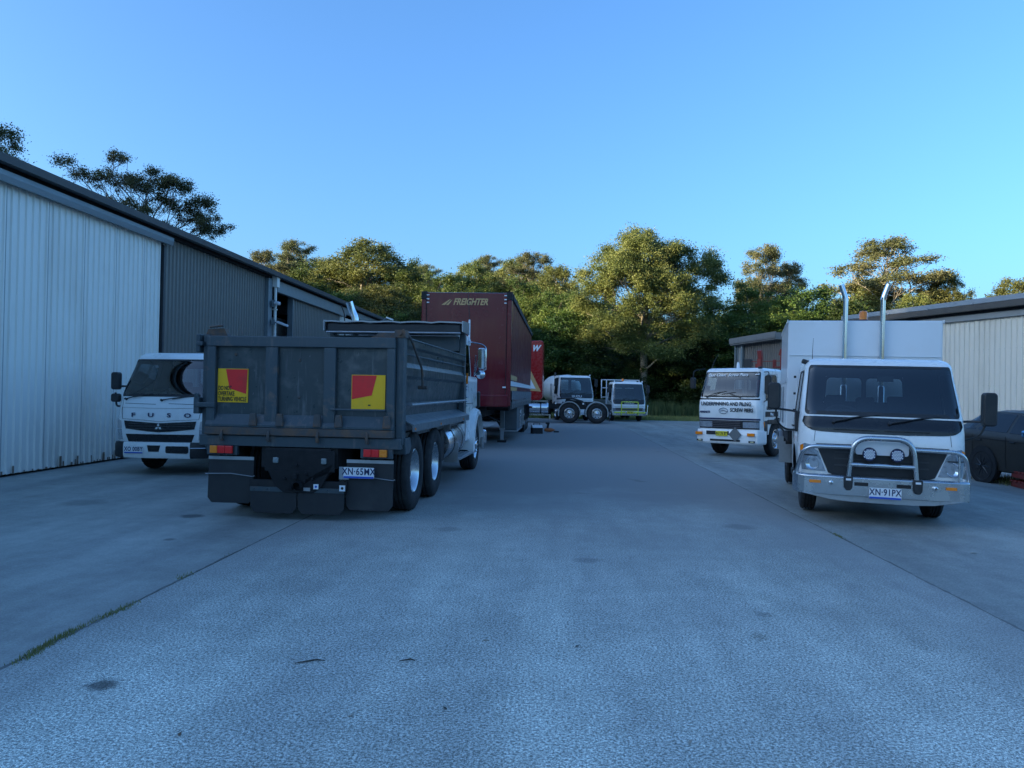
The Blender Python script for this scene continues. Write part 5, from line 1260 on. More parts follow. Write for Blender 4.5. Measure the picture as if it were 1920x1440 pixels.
# ================================================================== maroon curtain trailer
def trailer():
    T = thing('curtain_trailer', 'tall maroon curtain-sided semi trailer standing on its landing legs', 'trailer', (-2.5, 20.78, 0), radians(-.34)); T.scale = (.99, 1, .978)
    L = 13.7; zt = 4.36; zb = 1.22
    f = MB().box(-1.20,1.20,0,.08,zb+.02,zt-.03).build('front_panel', maroon, T, bevel=.02)
    for sg in (-1,1):
        po = MB().prism([(sg*1.11,-.012),(sg*1.25,-.012),(sg*1.25,.20),(sg*1.11,.20)], 'z', zb-.02, zt-.22).build('corner_post', maroon, T, bevel=.025)
        MB().prism([(sg*1.10,-.02),(sg*1.26,-.02),(sg*1.26,.22),(sg*1.10,.22)], 'z', zt-.218, zt).box(sg*1.108-.006,sg*1.108+.006,-.016,.0,zb,zt-.22).build('post_cap', chassis, po, bevel=.02)
    p = MB()
    for sg in (-1,1):
        for z in (zt-.10,zt-.21,zt-.31): p.box(sg*1.07-.035,sg*1.07+.035,-.02,-.001,z-.015,z+.012)
        for z in (zb+.5,zb+.06): p.box(sg*1.07-.045,sg*1.07+.045,-.02,-.001,z-.02,z+.02)
    p.build('marker_lamp', platew, f)
    x0 = -.50
    text('brand_lettering', 'FREIGHTER', .25, goldi, f, (.10,-.006,zt-.29), sx=.76, shear=.35, bold=.008, ext=.002, mat_space=1.0)
    ch = MB(); ch.prism([(-.70,zt-.375),(-.60,zt-.375),(-.44,zt-.215),(-.47,zt-.215)], 'y', -.008,-.001); ch.prism([(-.57,zt-.375),(-.50,zt-.375),(-.40,zt-.235),(-.44,zt-.25)], 'y', -.008,-.001); ch.build('brand_mark', goldi, f)
    s = MB().box(-1.20,1.20,-.03,.10,zb-.05,zb+.30).build('front_skirt', maroon, T, bevel=.04)
    # dust runs on the front panel
    r = MB().box(-1.26,1.26,.18,L,zt-.10,zt).build('roof', surf('trailer_roof',(.30,.31,.32),.4), T, bevel=.02)
    c = MB()
    for sg in (-1,1): c.box(sg*1.262-.02,sg*1.262+.02,.18,L,zt-.2,zt-.04)
    c.build('top_rail', chassis, T, bevel=.01)
    for sg in (-1,1):
        c = MB(); n = 120; zs = [1.32,1.42,1.6,2.1,3.0,4.17]; V = []
        for i in range(n+1):
            y = .21+(L-.35)*i/n
            for j, z in enumerate(zs):
                a = (.014 if j < 2 else .009 if j == 2 else .005)
                V.append((sg*(1.235+a*sin(y*9.1+j*.6)+a*.7*sin(y*4.3+1.3*j)), y, z+(.05*sin(y*.9+.4) if j == 0 else 0)))
        m_ = len(zs)
        c.add(V, [(i*m_+j,(i+1)*m_+j,(i+1)*m_+j+1,i*m_+j+1) for i in range(n) for j in range(m_-1)])
        co = c.build('curtain', curtain, T, smooth=80)
        for z0, z1, mt in ((1.93,2.07,goldi),(1.76,1.90,whitei),(1.63,1.735,goldi)):
            q = MB(); q.box(sg*1.2525-.001,sg*1.2525+.001,.0,.18,z0,z1); q.build('stripe', mt, T)
            V = []; q = MB(); lim = n if mt is whitei else 24
            for i in range(lim+1):
                y = .21+(L-.35)*i/n; x = sg*(1.240+.005*sin(y*9.1+1.8)+.0035*sin(y*4.3+3.9)+.008)
                V += [(x,y,z0),(x,y,z1)]
            q.add(V, [(2*i,2*i+2,2*i+3,2*i+1) for i in range(lim)]); q.build('stripe', mt, co, smooth=60)
        b = MB(); V = []
        for i in range(n+1):
            y = .21+(L-.35)*i/n; V += [(sg*(1.262+.012*sin(y*7)),y,1.36+.02*sin(y*1.1)),(sg*(1.262+.012*sin(y*7+1)),y,1.62)]
        b.add(V, [(2*i,2*i+2,2*i+3,2*i+1) for i in range(n)]); b.build('curtain_hem', surf('grey_canvas',(.13,.14,.16),.7,dirt=(.25,.26,.28),dirt_amt=.6,scale=9), co, smooth=60)
        b = MB()
        for k in range(26): y = .5+k*.5; b.box(sg*1.275-.006,sg*1.275+.006,y,y+.045,1.12,1.62); b.box(sg*1.28-.012,sg*1.28+.012,y-.01,y+.055,1.26,1.33)
        b.build('curtain_buckle', steel, co)
    ra = MB()
    for sg in (-1,1): ra.box(sg*1.22-.03,sg*1.22+.03,.08,L,1.10,1.31)
    ra.box(-1.18,1.18,.1,L,1.16,1.28); 
    for sg in (-1,1): ra.box(sg*.45-.06,sg*.45+.06,.4,L,.88,1.158)
    for k in range(12): ra.box(-1.15,1.15,1.+k*1.05,1.06+k*1.05,1.05,1.158)
    ra.build('deck_rail', chassis, T)
    MB().box(-1.22,1.22,L,L+.06,1.1,zt-.02).build('rear_door', maroon, T, bevel=.02)
    for sg in (-1,1):
        l = MB(); l.box(sg*.80-.07,sg*.80+.07,3.0,3.14,.42,1.15); lg = l.build('landing_leg', surf('leg_grey',(.16,.17,.17),.5,dirt=(.1,.1,.1)), T, bevel=.01)
        l = MB(); l.box(sg*.80-.05,sg*.80+.05,3.02,3.12,.07,.42); l.build('inner_leg', steel, lg); MB().box(sg*.80-.14,sg*.80+.14,2.93,3.21,0,.07).build('foot_pad', chassis, lg, bevel=.01)
        MB().box(sg*.80-.085,sg*.80+.085,2.985,3.155,.40,.44).build('leg_collar', steel, lg)
    l = MB(); l.tube([(-.75,3.07,.75),(.75,3.07,.75)],.03,8); l.tube([(.75,3.07,.5),(.3,3.6,1.1)],.025,6); l.tube([(-.75,3.07,.5),(-.3,3.6,1.1)],.025,6); l.tube([(.2,.9,1.1),(.75,3.07,.6)],.022,6); l.build('leg_brace', chassis, T)
    for sg in (-1,1):
        b = MB().box(sg*.98-.24,sg*.98+.24,3.75,6.9,.36,1.09).build('pallet_box', surf('box_grey',(.10,.12,.13),.4,dirt=(.16,.17,.17),dirt_amt=.5), T, bevel=.015)
        MB().box(sg*.98-.25,sg*.98+.25,3.7,6.95,.30,.355).build('box_rail', steel, b)
        q = MB(); q.box(sg*1.225-.004,sg*1.225+.004,5.3,6.3,.40,1.0); q.build('box_panel', alu, b)
        q = MB(); q.box(sg*1.23-.004,sg*1.23+.006,5.5,5.8,.86,.98); q.box(sg*1.23-.004,sg*1.23+.006,5.5,5.8,.76,.8); q.build('box_label', platew, b)
        q = MB()
        for y in (7.2,7.9): q.box(sg*1.2-.03,sg*1.2+.03,y,y+.06,.35,1.1)
        q.box(sg*1.2-.02,sg*1.2+.02,7.0,8.6,.4,.5); q.box(sg*1.2-.02,sg*1.2+.02,7.0,8.6,.7,.78)
        q.build('side_guard', dullalu, T)
        for y in (9.6,10.85,12.1):
            wheel(T, sg*1.06, y, .5, .27, .29, 'drive', sg, dual=False, nuts=10)
        g = MB()
        for y in (9.6,10.85,12.1):
            V = []
            for a in range(0, 181, 15): V += [(sg*.85, y+.58*cos(radians(a)), .5+.58*sin(radians(a))), (sg*1.24, y+.58*cos(radians(a)), .5+.58*sin(radians(a)))]
            g.add(V, [(2*i,2*i+2,2*i+3,2*i+1) for i in range(12)])
        g.build('mudguard', black, T, smooth=40)
    ax = MB()
    for y in (9.6,10.85,12.1): ax.cyl((-1,y,.5),(1,y,.5),.07,10)
    ax.build('axle', chassis, T)
    MB().box(-1.2,1.2,L-.1,L+.1,.5,.62).build('under_run_bar', chassis, T)
    return T
TRAIL = trailer()

# ================================================================== red prime mover, side on (only tank and drive wheels clear of the trailer)
def prime_mover():
    T = thing('prime_mover', 'red prime mover with chrome fuel tank and bare drive wheels, side on behind the trailer', 'truck', (-4.62, 41.35, 0), radians(-90.5))
    c = MB(); c.prism([(1.6,1.15),(1.6,4.0),(1.75,4.2),(3.7,4.28),(3.85,4.25),(3.85,1.3),(3.7,1.15)], 'x', -1.2,1.2); body = c.build('sleeper', redp, T, bevel=.05)
    c = MB(); c.prism([(.0,.7),(.0,2.4),(.25,2.6),(.7,3.6),(1.59,3.9),(1.59,.8),(1.3,.8),(1.15,1.15),(.55,1.15),(.4,.7)], 'x', -1.18,1.18); cb = c.build('cab', redp, T, bevel=.05)
    MB().prism([(-.01,2.5),(.22,2.62),(.66,3.4),(.64,3.42),(.2,2.66),(-.02,2.55)], 'x', -1.0,1.0).build('windscreen', darkg, cb)
    for sg in (-1,1): MB().prism([(.75,2.2),(.85,3.1),(1.45,3.1),(1.45,2.2)], 'x', sg*1.182-.004, sg*1.182+.004).build('side_window', darkg, cb)
    MB().box(-.9,.9,-.03,-.0,.9,2.2).build('grille', chrome, cb); MB().box(-1.2,1.2,-.15,.1,.35,.72).build('front_bumper', chrome, T, bevel=.04)
    # livery: large letter A, gold outline and white fill, with small white mark above
    X = 1.203
    q = MB(); q.prism([(1.9,1.72),(3.78,1.62),(2.95,3.25),(2.6,3.25)], 'x', X, X+.006); lv = q.build('livery_letter', goldi, body)
    q = MB(); q.prism([(2.05,1.80),(3.50,1.76),(2.98,2.72),(2.62,2.72)], 'x', X+.007, X+.012); q.prism([(2.66,2.84),(2.93,2.84),(2.88,3.0),(2.68,3.0)], 'x', X+.007, X+.012)
    q.build('livery_fill', whitei, lv)
    text('livery_mark', 'W', .42, whitei, body, (X+.004, 3.45, 3.86), rot=(pi/2,0,pi/2), sx=.85, shear=.4, bold=.02)
    q = MB(); q.lathe([(2.35,.001),(2.35,.27),(2.40,.31),(4.12,.31),(4.17,.27),(4.17,.001)], (.95,0,.77), 'y', 32); tk = q.build('fuel_tank', chrome, T, smooth=40)
    q = MB(); 
    for y in (2.9,3.75): q.lathe([(y,.314),(y+.06,.314)], (.95,0,.77), 'y', 32)
    q.build('tank_strap', black, tk)
    q = MB(); q.box(.75,1.2,2.3,4.15,1.10,1.15); q.box(1.15,1.22,2.35,4.3,.38,.44); q.box(1.1,1.2,4.22,4.3,.2,.45); q.build('step_plate', alu, T)
    q = MB()
    for s in (-1,1): q.box(s*.42-.05,s*.42+.05,.3,7.5,.72,1.0)
    q.box(-.5,.5,5.3,6.5,1.0,1.12); q.lathe([(1.12,.001),(1.12,.45),(1.05,.5)],(0,5.9,0),'z',24); q.prism([(5.0,1.0),(5.1,1.28),(5.35,1.22),(6.4,1.02)], 'x', -.5,-.35)
    for y in (1.0,5.27,6.7): q.cyl((-1,y,.52),(1,y,.52),.08,10)
    q.build('chassis', chassis, T)
    q = MB(); q.tube(smooth_path([(.55,4.6,1.25),(.6,5.3,1.32),(.6,6.0,1.12),(.62,6.1,.9)],.3),.05,8); q.build('air_hose', black, T, smooth=50)
    for s in (-1,1):
        wheel(T, s*1.06, 1.0, .5,.29,.29,'steer',s)
        for y in (5.27,6.70):
            wheel(T, s*1.06, y, .52,.27,.27,'steer',s,dual=True)
            g = MB(); V = []
            for a in range(-18, 199, 12):
                cy, cz = y+.60*cos(radians(a)), .54+.60*sin(radians(a)); V += [(s*.72,cy,cz),(s*1.22,cy,cz),(s*1.22,y+.55*cos(radians(a)),.54+.55*sin(radians(a))),(s*.72,y+.57*cos(radians(a)),.54+.57*sin(radians(a)))]
            n = len(V)//4
            g.add(V, [(4*i+j,4*i+(j+1)%4,4*i+4+(j+1)%4,4*i+4+j) for i in range(n-1) for j in range(4)]+[(0,1,2,3),tuple(4*n-4+j for j in range(4))])
            g.build('mudguard', dullalu, T, smooth=40)
        MB().box(s*.97-.25,s*.97+.25,7.33,7.36,.12,.62).build('mud_flap', flapm, T)
    for y in (4.55,5.98): MB().lathe([(1.23,.001),(1.23,.04),(1.2,.045)],(0,y,1.02),'x',12).build('marker_lamp', platew, T)
    return T
prime_mover()

# ================================================================== two white cab-overs in the distance
def far_truck(label, cat, name, loc, rz, kind):
    T = thing(name, label, cat, loc, rz)
    tank = kind == 'tank'
    zt = 2.58 if tank else 2.28; zw0 = 1.50 if tank else 1.20; zw1 = zt-.12; ya = 1.25 if tank else 1.15; rw = .47 if tank else .38; hw = 1.04 if tank else .99
    cab = Cab([(.4,.10),(zw0-.3,.05),(zw0,.12),(zw1,.38),(zt,.48)], [(.5,hw-.03),(zw0,hw),(zt,hw-.13)], [(.4,.18),(zw0,.22),(zt,.14)], 1.75, bow=.06, ztop=zt, rtop=.1, zbot=arch_fn(ya,rw+.15,rw-.02,.55,.7))
    body, ws = cabover(T, cab, .55, (1.45,zw0,zw1,.2,.07), (.08,.66,zw0,zw1-.03), (.3,.93,zw0+.2,zw1-.1), wheel_x=-.42, belt=zw0, seam_z0=.9)
    b = MB(); cab.patch(b, [(-1.46,zw0+.03),(-1.4,zw0-.16),(-1.2,zw0-.21),(1.2,zw0-.21),(1.4,zw0-.16),(1.46,zw0+.03)], .008, skirt=.006, rings=2); bd = b.build('scuttle_panel', blackg, body)
    text('badge_lettering', 'ISUZU', .17, whitei, bd, (0,cab.P(0,zw0-.115,.035).y,zw0-.115), sx=1.25, bold=.005)
    b = MB(); cab.patch(b, [(-1.1,zw0-.42),(1.1,zw0-.42),(1.05,zw0-.60),(-1.05,zw0-.60)], .008, skirt=.006, rings=2); b.build('grille', surf('grille_grey',(.1,.1,.1),.4), body)
    for sg in (-1,1):
        h = MB(); cab.patch(h, [(sg*1.0,.58),(sg*1.55,.58),(sg*1.6,.76),(sg*1.05,.76)], .012, skirt=.012, rings=2); h.build('headlight', clearl, body)
        mirror_head(T, (sg*(hw+.14),.3,zw1-.3), .17,.45,.1); side_mirror_arm(T, [(sg*(hw-.05),.45,zw1-.05),(sg*(hw+.14),.32,zw1-.05),(sg*(hw+.14),.3,zw0),(sg*hw,.4,zw0-.1)])
    sm = MB(); cab.seam(sm, [(-1.25,zw0-.34),(0,zw0-.36),(1.25,zw0-.34)], .012); sm.build('panel_gap', chassis, body)
    wiper(T, cab, -.7, zw0+.0, -.2, zw0+.12, .5); wiper(T, cab, .2, zw0+.0, .7, zw0+.12, .5)
    MB().box(-hw,hw,-.04,.12,.34,.56).build('bumper', white if tank else alu, T, bevel=.03)
    wb = 4.6
    for sg in (-1,1):
        wheel(T, sg*(hw-.18), ya, rw, .22,.6*rw,'steer',sg,nuts=6); wheel(T, sg*(hw-.14), wb, rw, .22,.6*rw,'drive',sg,dual=True,nuts=6)
    q = MB()
    for sg in (-1,1): q.box(sg*.38-.04,sg*.38+.04,.4,6,.55,.8)
    q.box(-.8,.8,.3,1.6,.42,.56); q.cyl((-.8,ya,rw),(.8,ya,rw),.07,8); q.cyl((-.8,wb,rw),(.8,wb,rw),.09,8); q.build('chassis', chassis, T)
    if tank:
        q = MB(); q.lathe([(1.95,.001),(1.97,.4),(2.05,.72),(2.25,.86),(5.6,.86),(5.8,.7),(5.85,.001)], (-.02,0,1.80), 'y', 36); tk = q.build('tank', surf('tank_white',(.6,.63,.62),.35), T, smooth=50)
        q = MB(); q.tube(smooth_path([(-.95,2.4,1.35),(-.95,2.4,2.1),(-.95,2.7,2.1),(-.95,2.7,1.35)],.05),.02,6); q.build('ladder', steel, tk)
        q = MB(); q.box(-.7,.7,2.2,5.7,.85,1.0); q.box(-1.1,-.8,2.3,3.2,.7,1.15); q.build('tank_cradle', chassis, T)
        q = MB(); q.tube([(-.85,1.9,1.0),(-.85,1.9,2.62),(-.85,1.95,2.75)],.05,10); q.build('exhaust_stack', black, T)
        MB().lathe([(0,.04),(.08,.03),(.09,.001)],(.86,.5,2.56),'z',10).build('roof_lamp', whitei, T)
    else:
        q = MB().box(-1.02,1.02,2.0,6.0,.85,.98).build('tray_floor', steel, T, bevel=.01)
        q = MB()
        for x in (-1.28,-.98,.98): q.box(x-.025,x+.025,1.95,2.0,.9 if x > -1.2 else 1.3,2.42)
        for z in (1.35,1.9,2.38): q.box(-1.30,1.0,1.95,2.0,z,z+.045)
        q.build('ladder_rack', whitei, T)
        q = MB()
        for sg in (-1,1): q.box(sg*1.02-.015,sg*1.02+.015,2.0,6.0,.98,1.22)
        q.build('drop_side', dullalu, T)
        b_ = MB()
        for sg in (-1,1): b_.tube([(sg*.48,-.09,.36),(sg*.48,-.10,1.12)],.03,8); b_.box(sg*.48-.42 if sg<0 else .25, -.25 if sg<0 else .48+.42,-.13,-.05,.48,.56)
        b_.tube([(-.48,-.10,1.12),(.48,-.10,1.12)],.03,8); 
        for z in (.62,.74): b_.tube([(-.48,-.09,z),(.48,-.09,z)],.012,6)
        bb = b_.build('bull_bar', hiviz, T)
        b_ = MB(); b_.tube(smooth_path([(-1.0,-.06,.4),(-1.05,-.04,.95),(-1.06,.1,.95)],.1),.022,6); b_.tube(smooth_path([(1.0,-.06,.4),(1.05,-.04,.95),(1.06,.1,.95)],.1),.022,6); b_.build('bar_tube', alu, T)
        number_plate(T, 'BX 40', (0.02,-.15,.52), yellow=True)
        beacon(T, (-.25,.8,2.28), .07,.13)
        q = MB().prism([(-.28,2.27),(.55,2.27),(.5,2.33),(-.2,2.33)],'y',.6,.9).build('roof_bar', whitei, T)
        for x in (-.8,.82): MB().lathe([(0,.035),(.1,.03),(.11,.001)],(x,.5,2.24),'z',10).build('roof_lamp', whitei, T)
    return T
far_truck('white cab-over tanker truck behind the bare drive wheels of the prime mover', 'truck', 'tanker_truck', (1.12,43.7,0), radians(13), 'tank')
far_truck('small white cab-over tray truck with lime yellow bull bar at the forest edge', 'truck', 'tray_truck', (4.13,44.3,0), radians(7), 'tray')

# ================================================================== dark hatchback behind the box truck
def sedan():
    T = thing('parked_car', 'dark bronze car with black wheels beside the cream shed, half hidden by the box truck', 'car', (9.05,15.4,0), radians(9))
    # faces -Y; stations along y: (y, zbelt, hw, ztop(roof or bonnet), hwtop)
    # rear axle y=0; front axle y=-2.55
    st = [(-3.35,.55,.62,.62,.5),(-3.2,.66,.78,.74,.6),(-2.6,.74,.86,.86,.7),(-1.85,.86,.88,.93,.72),(-1.6,.88,.89,.98,.73),(-.95,.92,.90,1.30,.62),(-.6,.93,.905,1.37,.60),(0,.95,.905,1.385,.585),(.45,.98,.90,1.33,.58),(.85,1.0,.86,1.08,.62),(1.05,1.0,.82,1.02,.66),(1.15,.8,.78,.9,.6)]
    V = []; 
    for (y, zb_, w, zt, wt_) in st:
        half = [(w*.8,.22),(w*.97,.26),(w*1.0,.48),(w*1.0,zb_-.12),(w*.97,zb_),(wt_+(w-wt_)*.35,zb_+(zt-zb_)*.62),(wt_,zt-.03),(wt_*.7,zt)]
        V += [(x,y,z) for x,z in half] + [(-x,y,z) for x,z in reversed(half)]
    k = 16; n = len(st); b = MB()
    b.add(V, [(k*i+j,k*i+(j+1)%k,k*i+k+(j+1)%k,k*i+k+j) for i in range(n-1) for j in range(k)]+[tuple(range(k)),tuple(k*(n-1)+j for j in range(k))])
    body = b.build('car_body', carp, T, smooth=30)
    def side_pt(sg, y, t):      # t 0..1 from belt to roof on the glasshouse side
        for a, c in zip(st, st[1:]):
            if a[0] <= y <= c[0]:
                f = (y-a[0])/(c[0]-a[0]); q = [a[i]+(c[i]-a[i])*f for i in range(5)]; break
        _, zb_, w, zt, wt_ = q
        p0 = Vector((w*.97,y,zb_)); p1 = Vector((wt_+(w-wt_)*.35,y,zb_+(zt-zb_)*.62)); p2 = Vector((wt_,y,zt-.03))
        p = p0.lerp(p1, t/.62) if t < .62 else p1.lerp(p2,(t-.62)/.38)
        p.x += .006; p.x *= sg; return p
    for sg in (-1,1):
        for (ya, yb) in ((-1.35,-.62),(-.55,.22),(.28,.62)):
            g = MB(); V = []; m_ = 8
            for i in range(m_+1):
                y = ya+(yb-ya)*i/m_
                for t in (.08,.35,.62,.9): V.append(side_pt(sg,y,t))
            g.add(V, [(4*i+j,4*i+4+j,4*i+5+j,4*i+1+j) for i in range(m_) for j in range(3)])
            g.build('side_window', blackg, body, smooth=60)
        s = MB()
        for y in (-1.45,-.58,.3): s.tube([(sg*.908,y,.9),(sg*.91,y,.5),(sg*.90,y,.3)],.004,4)
        s.tube([(sg*.912,-2.2,.78),(sg*.915,.9,.86)],.006,4); s.build('door_gap', chassis, body)
        for y in (-.75,.12): MB().obox((sg*.915,y,.80),(.03,.14,.025)).build('door_handle', black, body, bevel=.008)
        for y in (-2.55,0):
            a = MB(); a.lathe([(-.02,.0001),(-.02,.37)],(sg*.905,y,.33),'x',28); a.lathe([(sg*-.01,.37),(sg*.012,.37),(sg*.012,.345)],(sg*.905,y,.33),'x',28); a.build('wheel_arch', chassis, body)
            w = part_empty('wheel', T, (sg*.83,y,.315)); tyre_mesh(.315,.2,.23,False).build('tyre', rubber, w, smooth=50)
            r = MB(); r.lathe([(sg*.09,.232),(sg*.08,.21),(sg*.0,.2)],(0,0,0),'x',28)
            for q in range(10):
                t = 2*pi*q/10; r.tube([(sg*.09,.03*cos(t),.03*sin(t)),(sg*.085,.21*cos(t+.1),.21*sin(t+.1))],[.018,.012],6)
            r.lathe([(sg*.1,.001),(sg*.1,.03),(sg*.08,.045)],(0,0,0),'x',14); r.build('rim', blackg, w)
        MB().obox((sg*1.0,-1.22,.98),(.17,.11,.12),(0,0,.2*sg)).build('door_mirror', surf('car_mirror_blue',(.12,.3,.5),.1,metal=.8), T, bevel=.03)
        MB().obox((sg*.66,-3.25,.62),(.26,.1,.1),(0,0,-.3*sg)).build('headlight', clearl, body, bevel=.02)
        MB().obox((sg*.66,1.12,.82),(.24,.06,.1)).build('tail_light', redl, body, bevel=.02)
    g = MB(); V = []
    for i, y in enumerate((-1.56,-1.25,-.98)):
        zt = 1.0+(y+1.56)*.5
        V += [(-.66,y,zt+.012),(.66,y,zt+.012)]
    g.add(V, [(0,1,3,2),(2,3,5,4)]); g.build('windscreen', blackg, body)
    return T
sedan()
# ------------------------------------------------------------------ trees
def leaf_mat(name, c1, c2, c3, trans=.35, rough=.55, nsc=.6):
    m = bpy.data.materials.new(name); m.use_nodes = True; nt = m.node_tree; nt.nodes.clear()
    o = nt.nodes.new('ShaderNodeOutputMaterial'); p = nt.nodes.new('ShaderNodeBsdfPrincipled'); tr = nt.nodes.new('ShaderNodeBsdfTranslucent'); mx = nt.nodes.new('ShaderNodeMixShader')
    p.inputs['Roughness'].default_value = rough; p.inputs['Specular IOR Level'].default_value = .3; mx.inputs[0].default_value = trans
    f = ramp(nt, noise(nt, nsc, 3, .6), [(.34, c1), (.52, c2), (.68, c3)])
    f2 = ramp(nt, noise(nt, nsc*14, 2, .5, off=4), [(.3, (.72,.72,.72)), (.7, (1.3,1.28,1.15))])
    c = mixc(nt, 1.0, f, f2, 'MULTIPLY')
    oi = nt.nodes.new('ShaderNodeObjectInfo'); hs = nt.nodes.new('ShaderNodeHueSaturation')
    mr = nt.nodes.new('ShaderNodeMapRange'); mr.inputs[3].default_value = .75; mr.inputs[4].default_value = 1.25; nt.links.new(oi.outputs['Random'], mr.inputs[0]); nt.links.new(mr.outputs[0], hs.inputs['Value'])
    mr2 = nt.nodes.new('ShaderNodeMapRange'); mr2.inputs[3].default_value = .485; mr2.inputs[4].default_value = .515; nt.links.new(oi.outputs['Random'], mr2.inputs[0]); nt.links.new(mr2.outputs[0], hs.inputs['Hue'])
    nt.links.new(c, hs.inputs['Color'])
    nt.links.new(hs.outputs[0], p.inputs['Base Color']); nt.links.new(hs.outputs[0], tr.inputs[0])
    nt.links.new(p.outputs[0], mx.inputs[1]); nt.links.new(tr.outputs[0], mx.inputs[2]); nt.links.new(mx.outputs[0], o.inputs[0]); MATS[name] = m; return m
L_olive = leaf_mat('leaf_olive', (.085,.11,.035), (.145,.165,.05), (.21,.215,.07))
L_green = leaf_mat('leaf_green', (.05,.085,.022), (.09,.135,.03), (.155,.185,.045))
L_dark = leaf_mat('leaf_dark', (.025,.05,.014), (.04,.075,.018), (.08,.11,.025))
L_euc = leaf_mat('leaf_eucalypt', (.09,.11,.05), (.145,.155,.07), (.21,.20,.10))
barkp = surf('bark_pale', (.26,.23,.18), .8, dirt=(.16,.13,.10), dirt_amt=.8, scale=2.5)
barkd = surf('bark_dark', (.10,.085,.07), .85, dirt=(.18,.16,.13), dirt_amt=.6, scale=2)

def leaves_obj(name, C, R, n_per, size, mat, rg, droop=.0, flat=.75, asp=.5):
    """C: clump centres (k,3), R: clump radii; leaves as rhombic faces scattered through each clump, denser to its outside"""
    C = np.array(C); R = np.array(R); k = len(C)
    idx = rg.choice(k, size=int(k*n_per), p=(R**2)/np.sum(R**2)); n = len(idx)
    d = rg.normal(size=(n,3)); d /= np.linalg.norm(d, axis=1)[:,None]
    rad = rg.uniform(0,1,n)**.45 * R[idx] * (1+.38*rg.normal(size=n))
    P = C[idx] + d*rad[:,None]*np.array([1,1,flat])
    a = rg.normal(size=(n,3)); a[:,2] *= (1-.5*droop); a[:,2] -= droop*1.2; a /= np.linalg.norm(a, axis=1)[:,None]
    b = rg.normal(size=(n,3)); b -= a*np.sum(a*b,axis=1)[:,None]; b /= np.linalg.norm(b, axis=1)[:,None]
    s = size*rg.uniform(.55,1.35,n)[:,None]
    V = np.empty((n,4,3)); V[:,0] = P-a*s*.5; V[:,1] = P+b*s*asp*.5; V[:,2] = P+a*s*.5; V[:,3] = P-b*s*asp*.5
    me = bpy.data.meshes.new(name); me.vertices.add(4*n); me.vertices.foreach_set('co', V.ravel())
    me.loops.add(4*n); me.loops.foreach_set('vertex_index', np.arange(4*n, dtype=np.int32))
    me.polygons.add(n); me.polygons.foreach_set('loop_start', np.arange(0,4*n,4,dtype=np.int32)); me.update(calc_edges=True)
    me.materials.append(mat); o = bpy.data.objects.new(name, me); COL.objects.link(o); return o
def limb(mb, p0, p1, r0, r1, rg, wob=.08, sag=.0, n=6, sides=6):
    p0, p1 = Vector(p0), Vector(p1); L = (p1-p0).length; pts = []; rs = []
    o1 = Vector(rg.normal(size=3))*wob*L; o2 = Vector(rg.normal(size=3))*wob*L*.6
    for i in range(n+1):
        t = i/n; p = p0.lerp(p1, t) + o1*sin(pi*t) + o2*sin(2*pi*t); p.z += sag*L*sin(pi*t)
        pts.append(p); rs.append(r0+(r1-r0)*t**.8)
    mb.tube(pts, rs, sides, caps=False); return pts
def lobe_tree(base, lobes, H, leaf, n_per, lmat, bark, seed, trunk_r=.3, fork=.4, clump=.7, dens=1.0, droop=.3, twigs=.6, name='tree', label='', cat='tree', group=None, lean=(0,0), asp=.5, flat=.75, shell=.0, forkz=None):
    rg = np.random.default_rng(seed)
    T = thing(name, label, cat, base, 0, group)
    mb = MB(); zf = forkz if forkz else H*fork
    tp = limb(mb, (0,0,-.3), (lean[0]*.5, lean[1]*.5, zf), trunk_r, trunk_r*.62, rg, .02, n=8, sides=10)
    top = limb(mb, (lean[0]*.5, lean[1]*.5, zf), (lean[0], lean[1], H*.86), trunk_r*.6, .05, rg, .04, n=8, sides=8)
    C = []; R = []
    for (x, y, z, rx, ry, rz) in lobes:
        k = max(4, int(dens*(rx*ry+rx*rz+ry*rz)/3/(clump*clump)*3.2))
        # limb from trunk to lobe
        t = min(.95, max(.0, (z-rz*.6)/H)); zs = min(z-rz*.3, zf+ (z-zf)*.35) if z > zf else z*.7
        src = Vector((lean[0]*zs/H, lean[1]*zs/H, max(zf*.75, min(zs, H*.8))))
        c = Vector((x,y,z-rz*.25)); r0 = max(.05, trunk_r*.42*min(1,(rx/3)))
        lp = limb(mb, src, c, r0, r0*.35, rg, .07, .06, n=7)
        for _ in range(k):
            d = rg.normal(size=3); d /= np.linalg.norm(d)
            if d[2] < -.45: d[2] *= -.6
            q = (rg.uniform(shell,1)**.4)
            p = Vector((x+d[0]*rx*q, y+d[1]*ry*q, z+d[2]*rz*q)); C.append(tuple(p)); R.append(clump*rg.uniform(.6,1.35))
            if rg.random() < twigs:
                s = lp[rg.integers(3, 8)]; limb(mb, s, p, r0*.22, .012, rg, .08, .04, n=4, sides=4)
    tr = mb.build('trunk', bark, T, smooth=60)
    cr = leaves_obj('crown', C, R, n_per, leaf, lmat, rg, droop, flat, asp); cr.parent = T
    return T
def copy_tree(src, loc, rz, sc, label, group=None):
    c = src.copy(); COL.objects.link(c); c.location = loc; c.rotation_euler = (0,0,rz); c.scale = sc; c['label'] = label
    if group: c['group'] = group
    elif 'group' in c: del c['group']
    for ch in kids(src):
        d = ch.copy(); COL.objects.link(d); d.parent = c
    return c
def gz(x, y): return gh(x, y)+.02

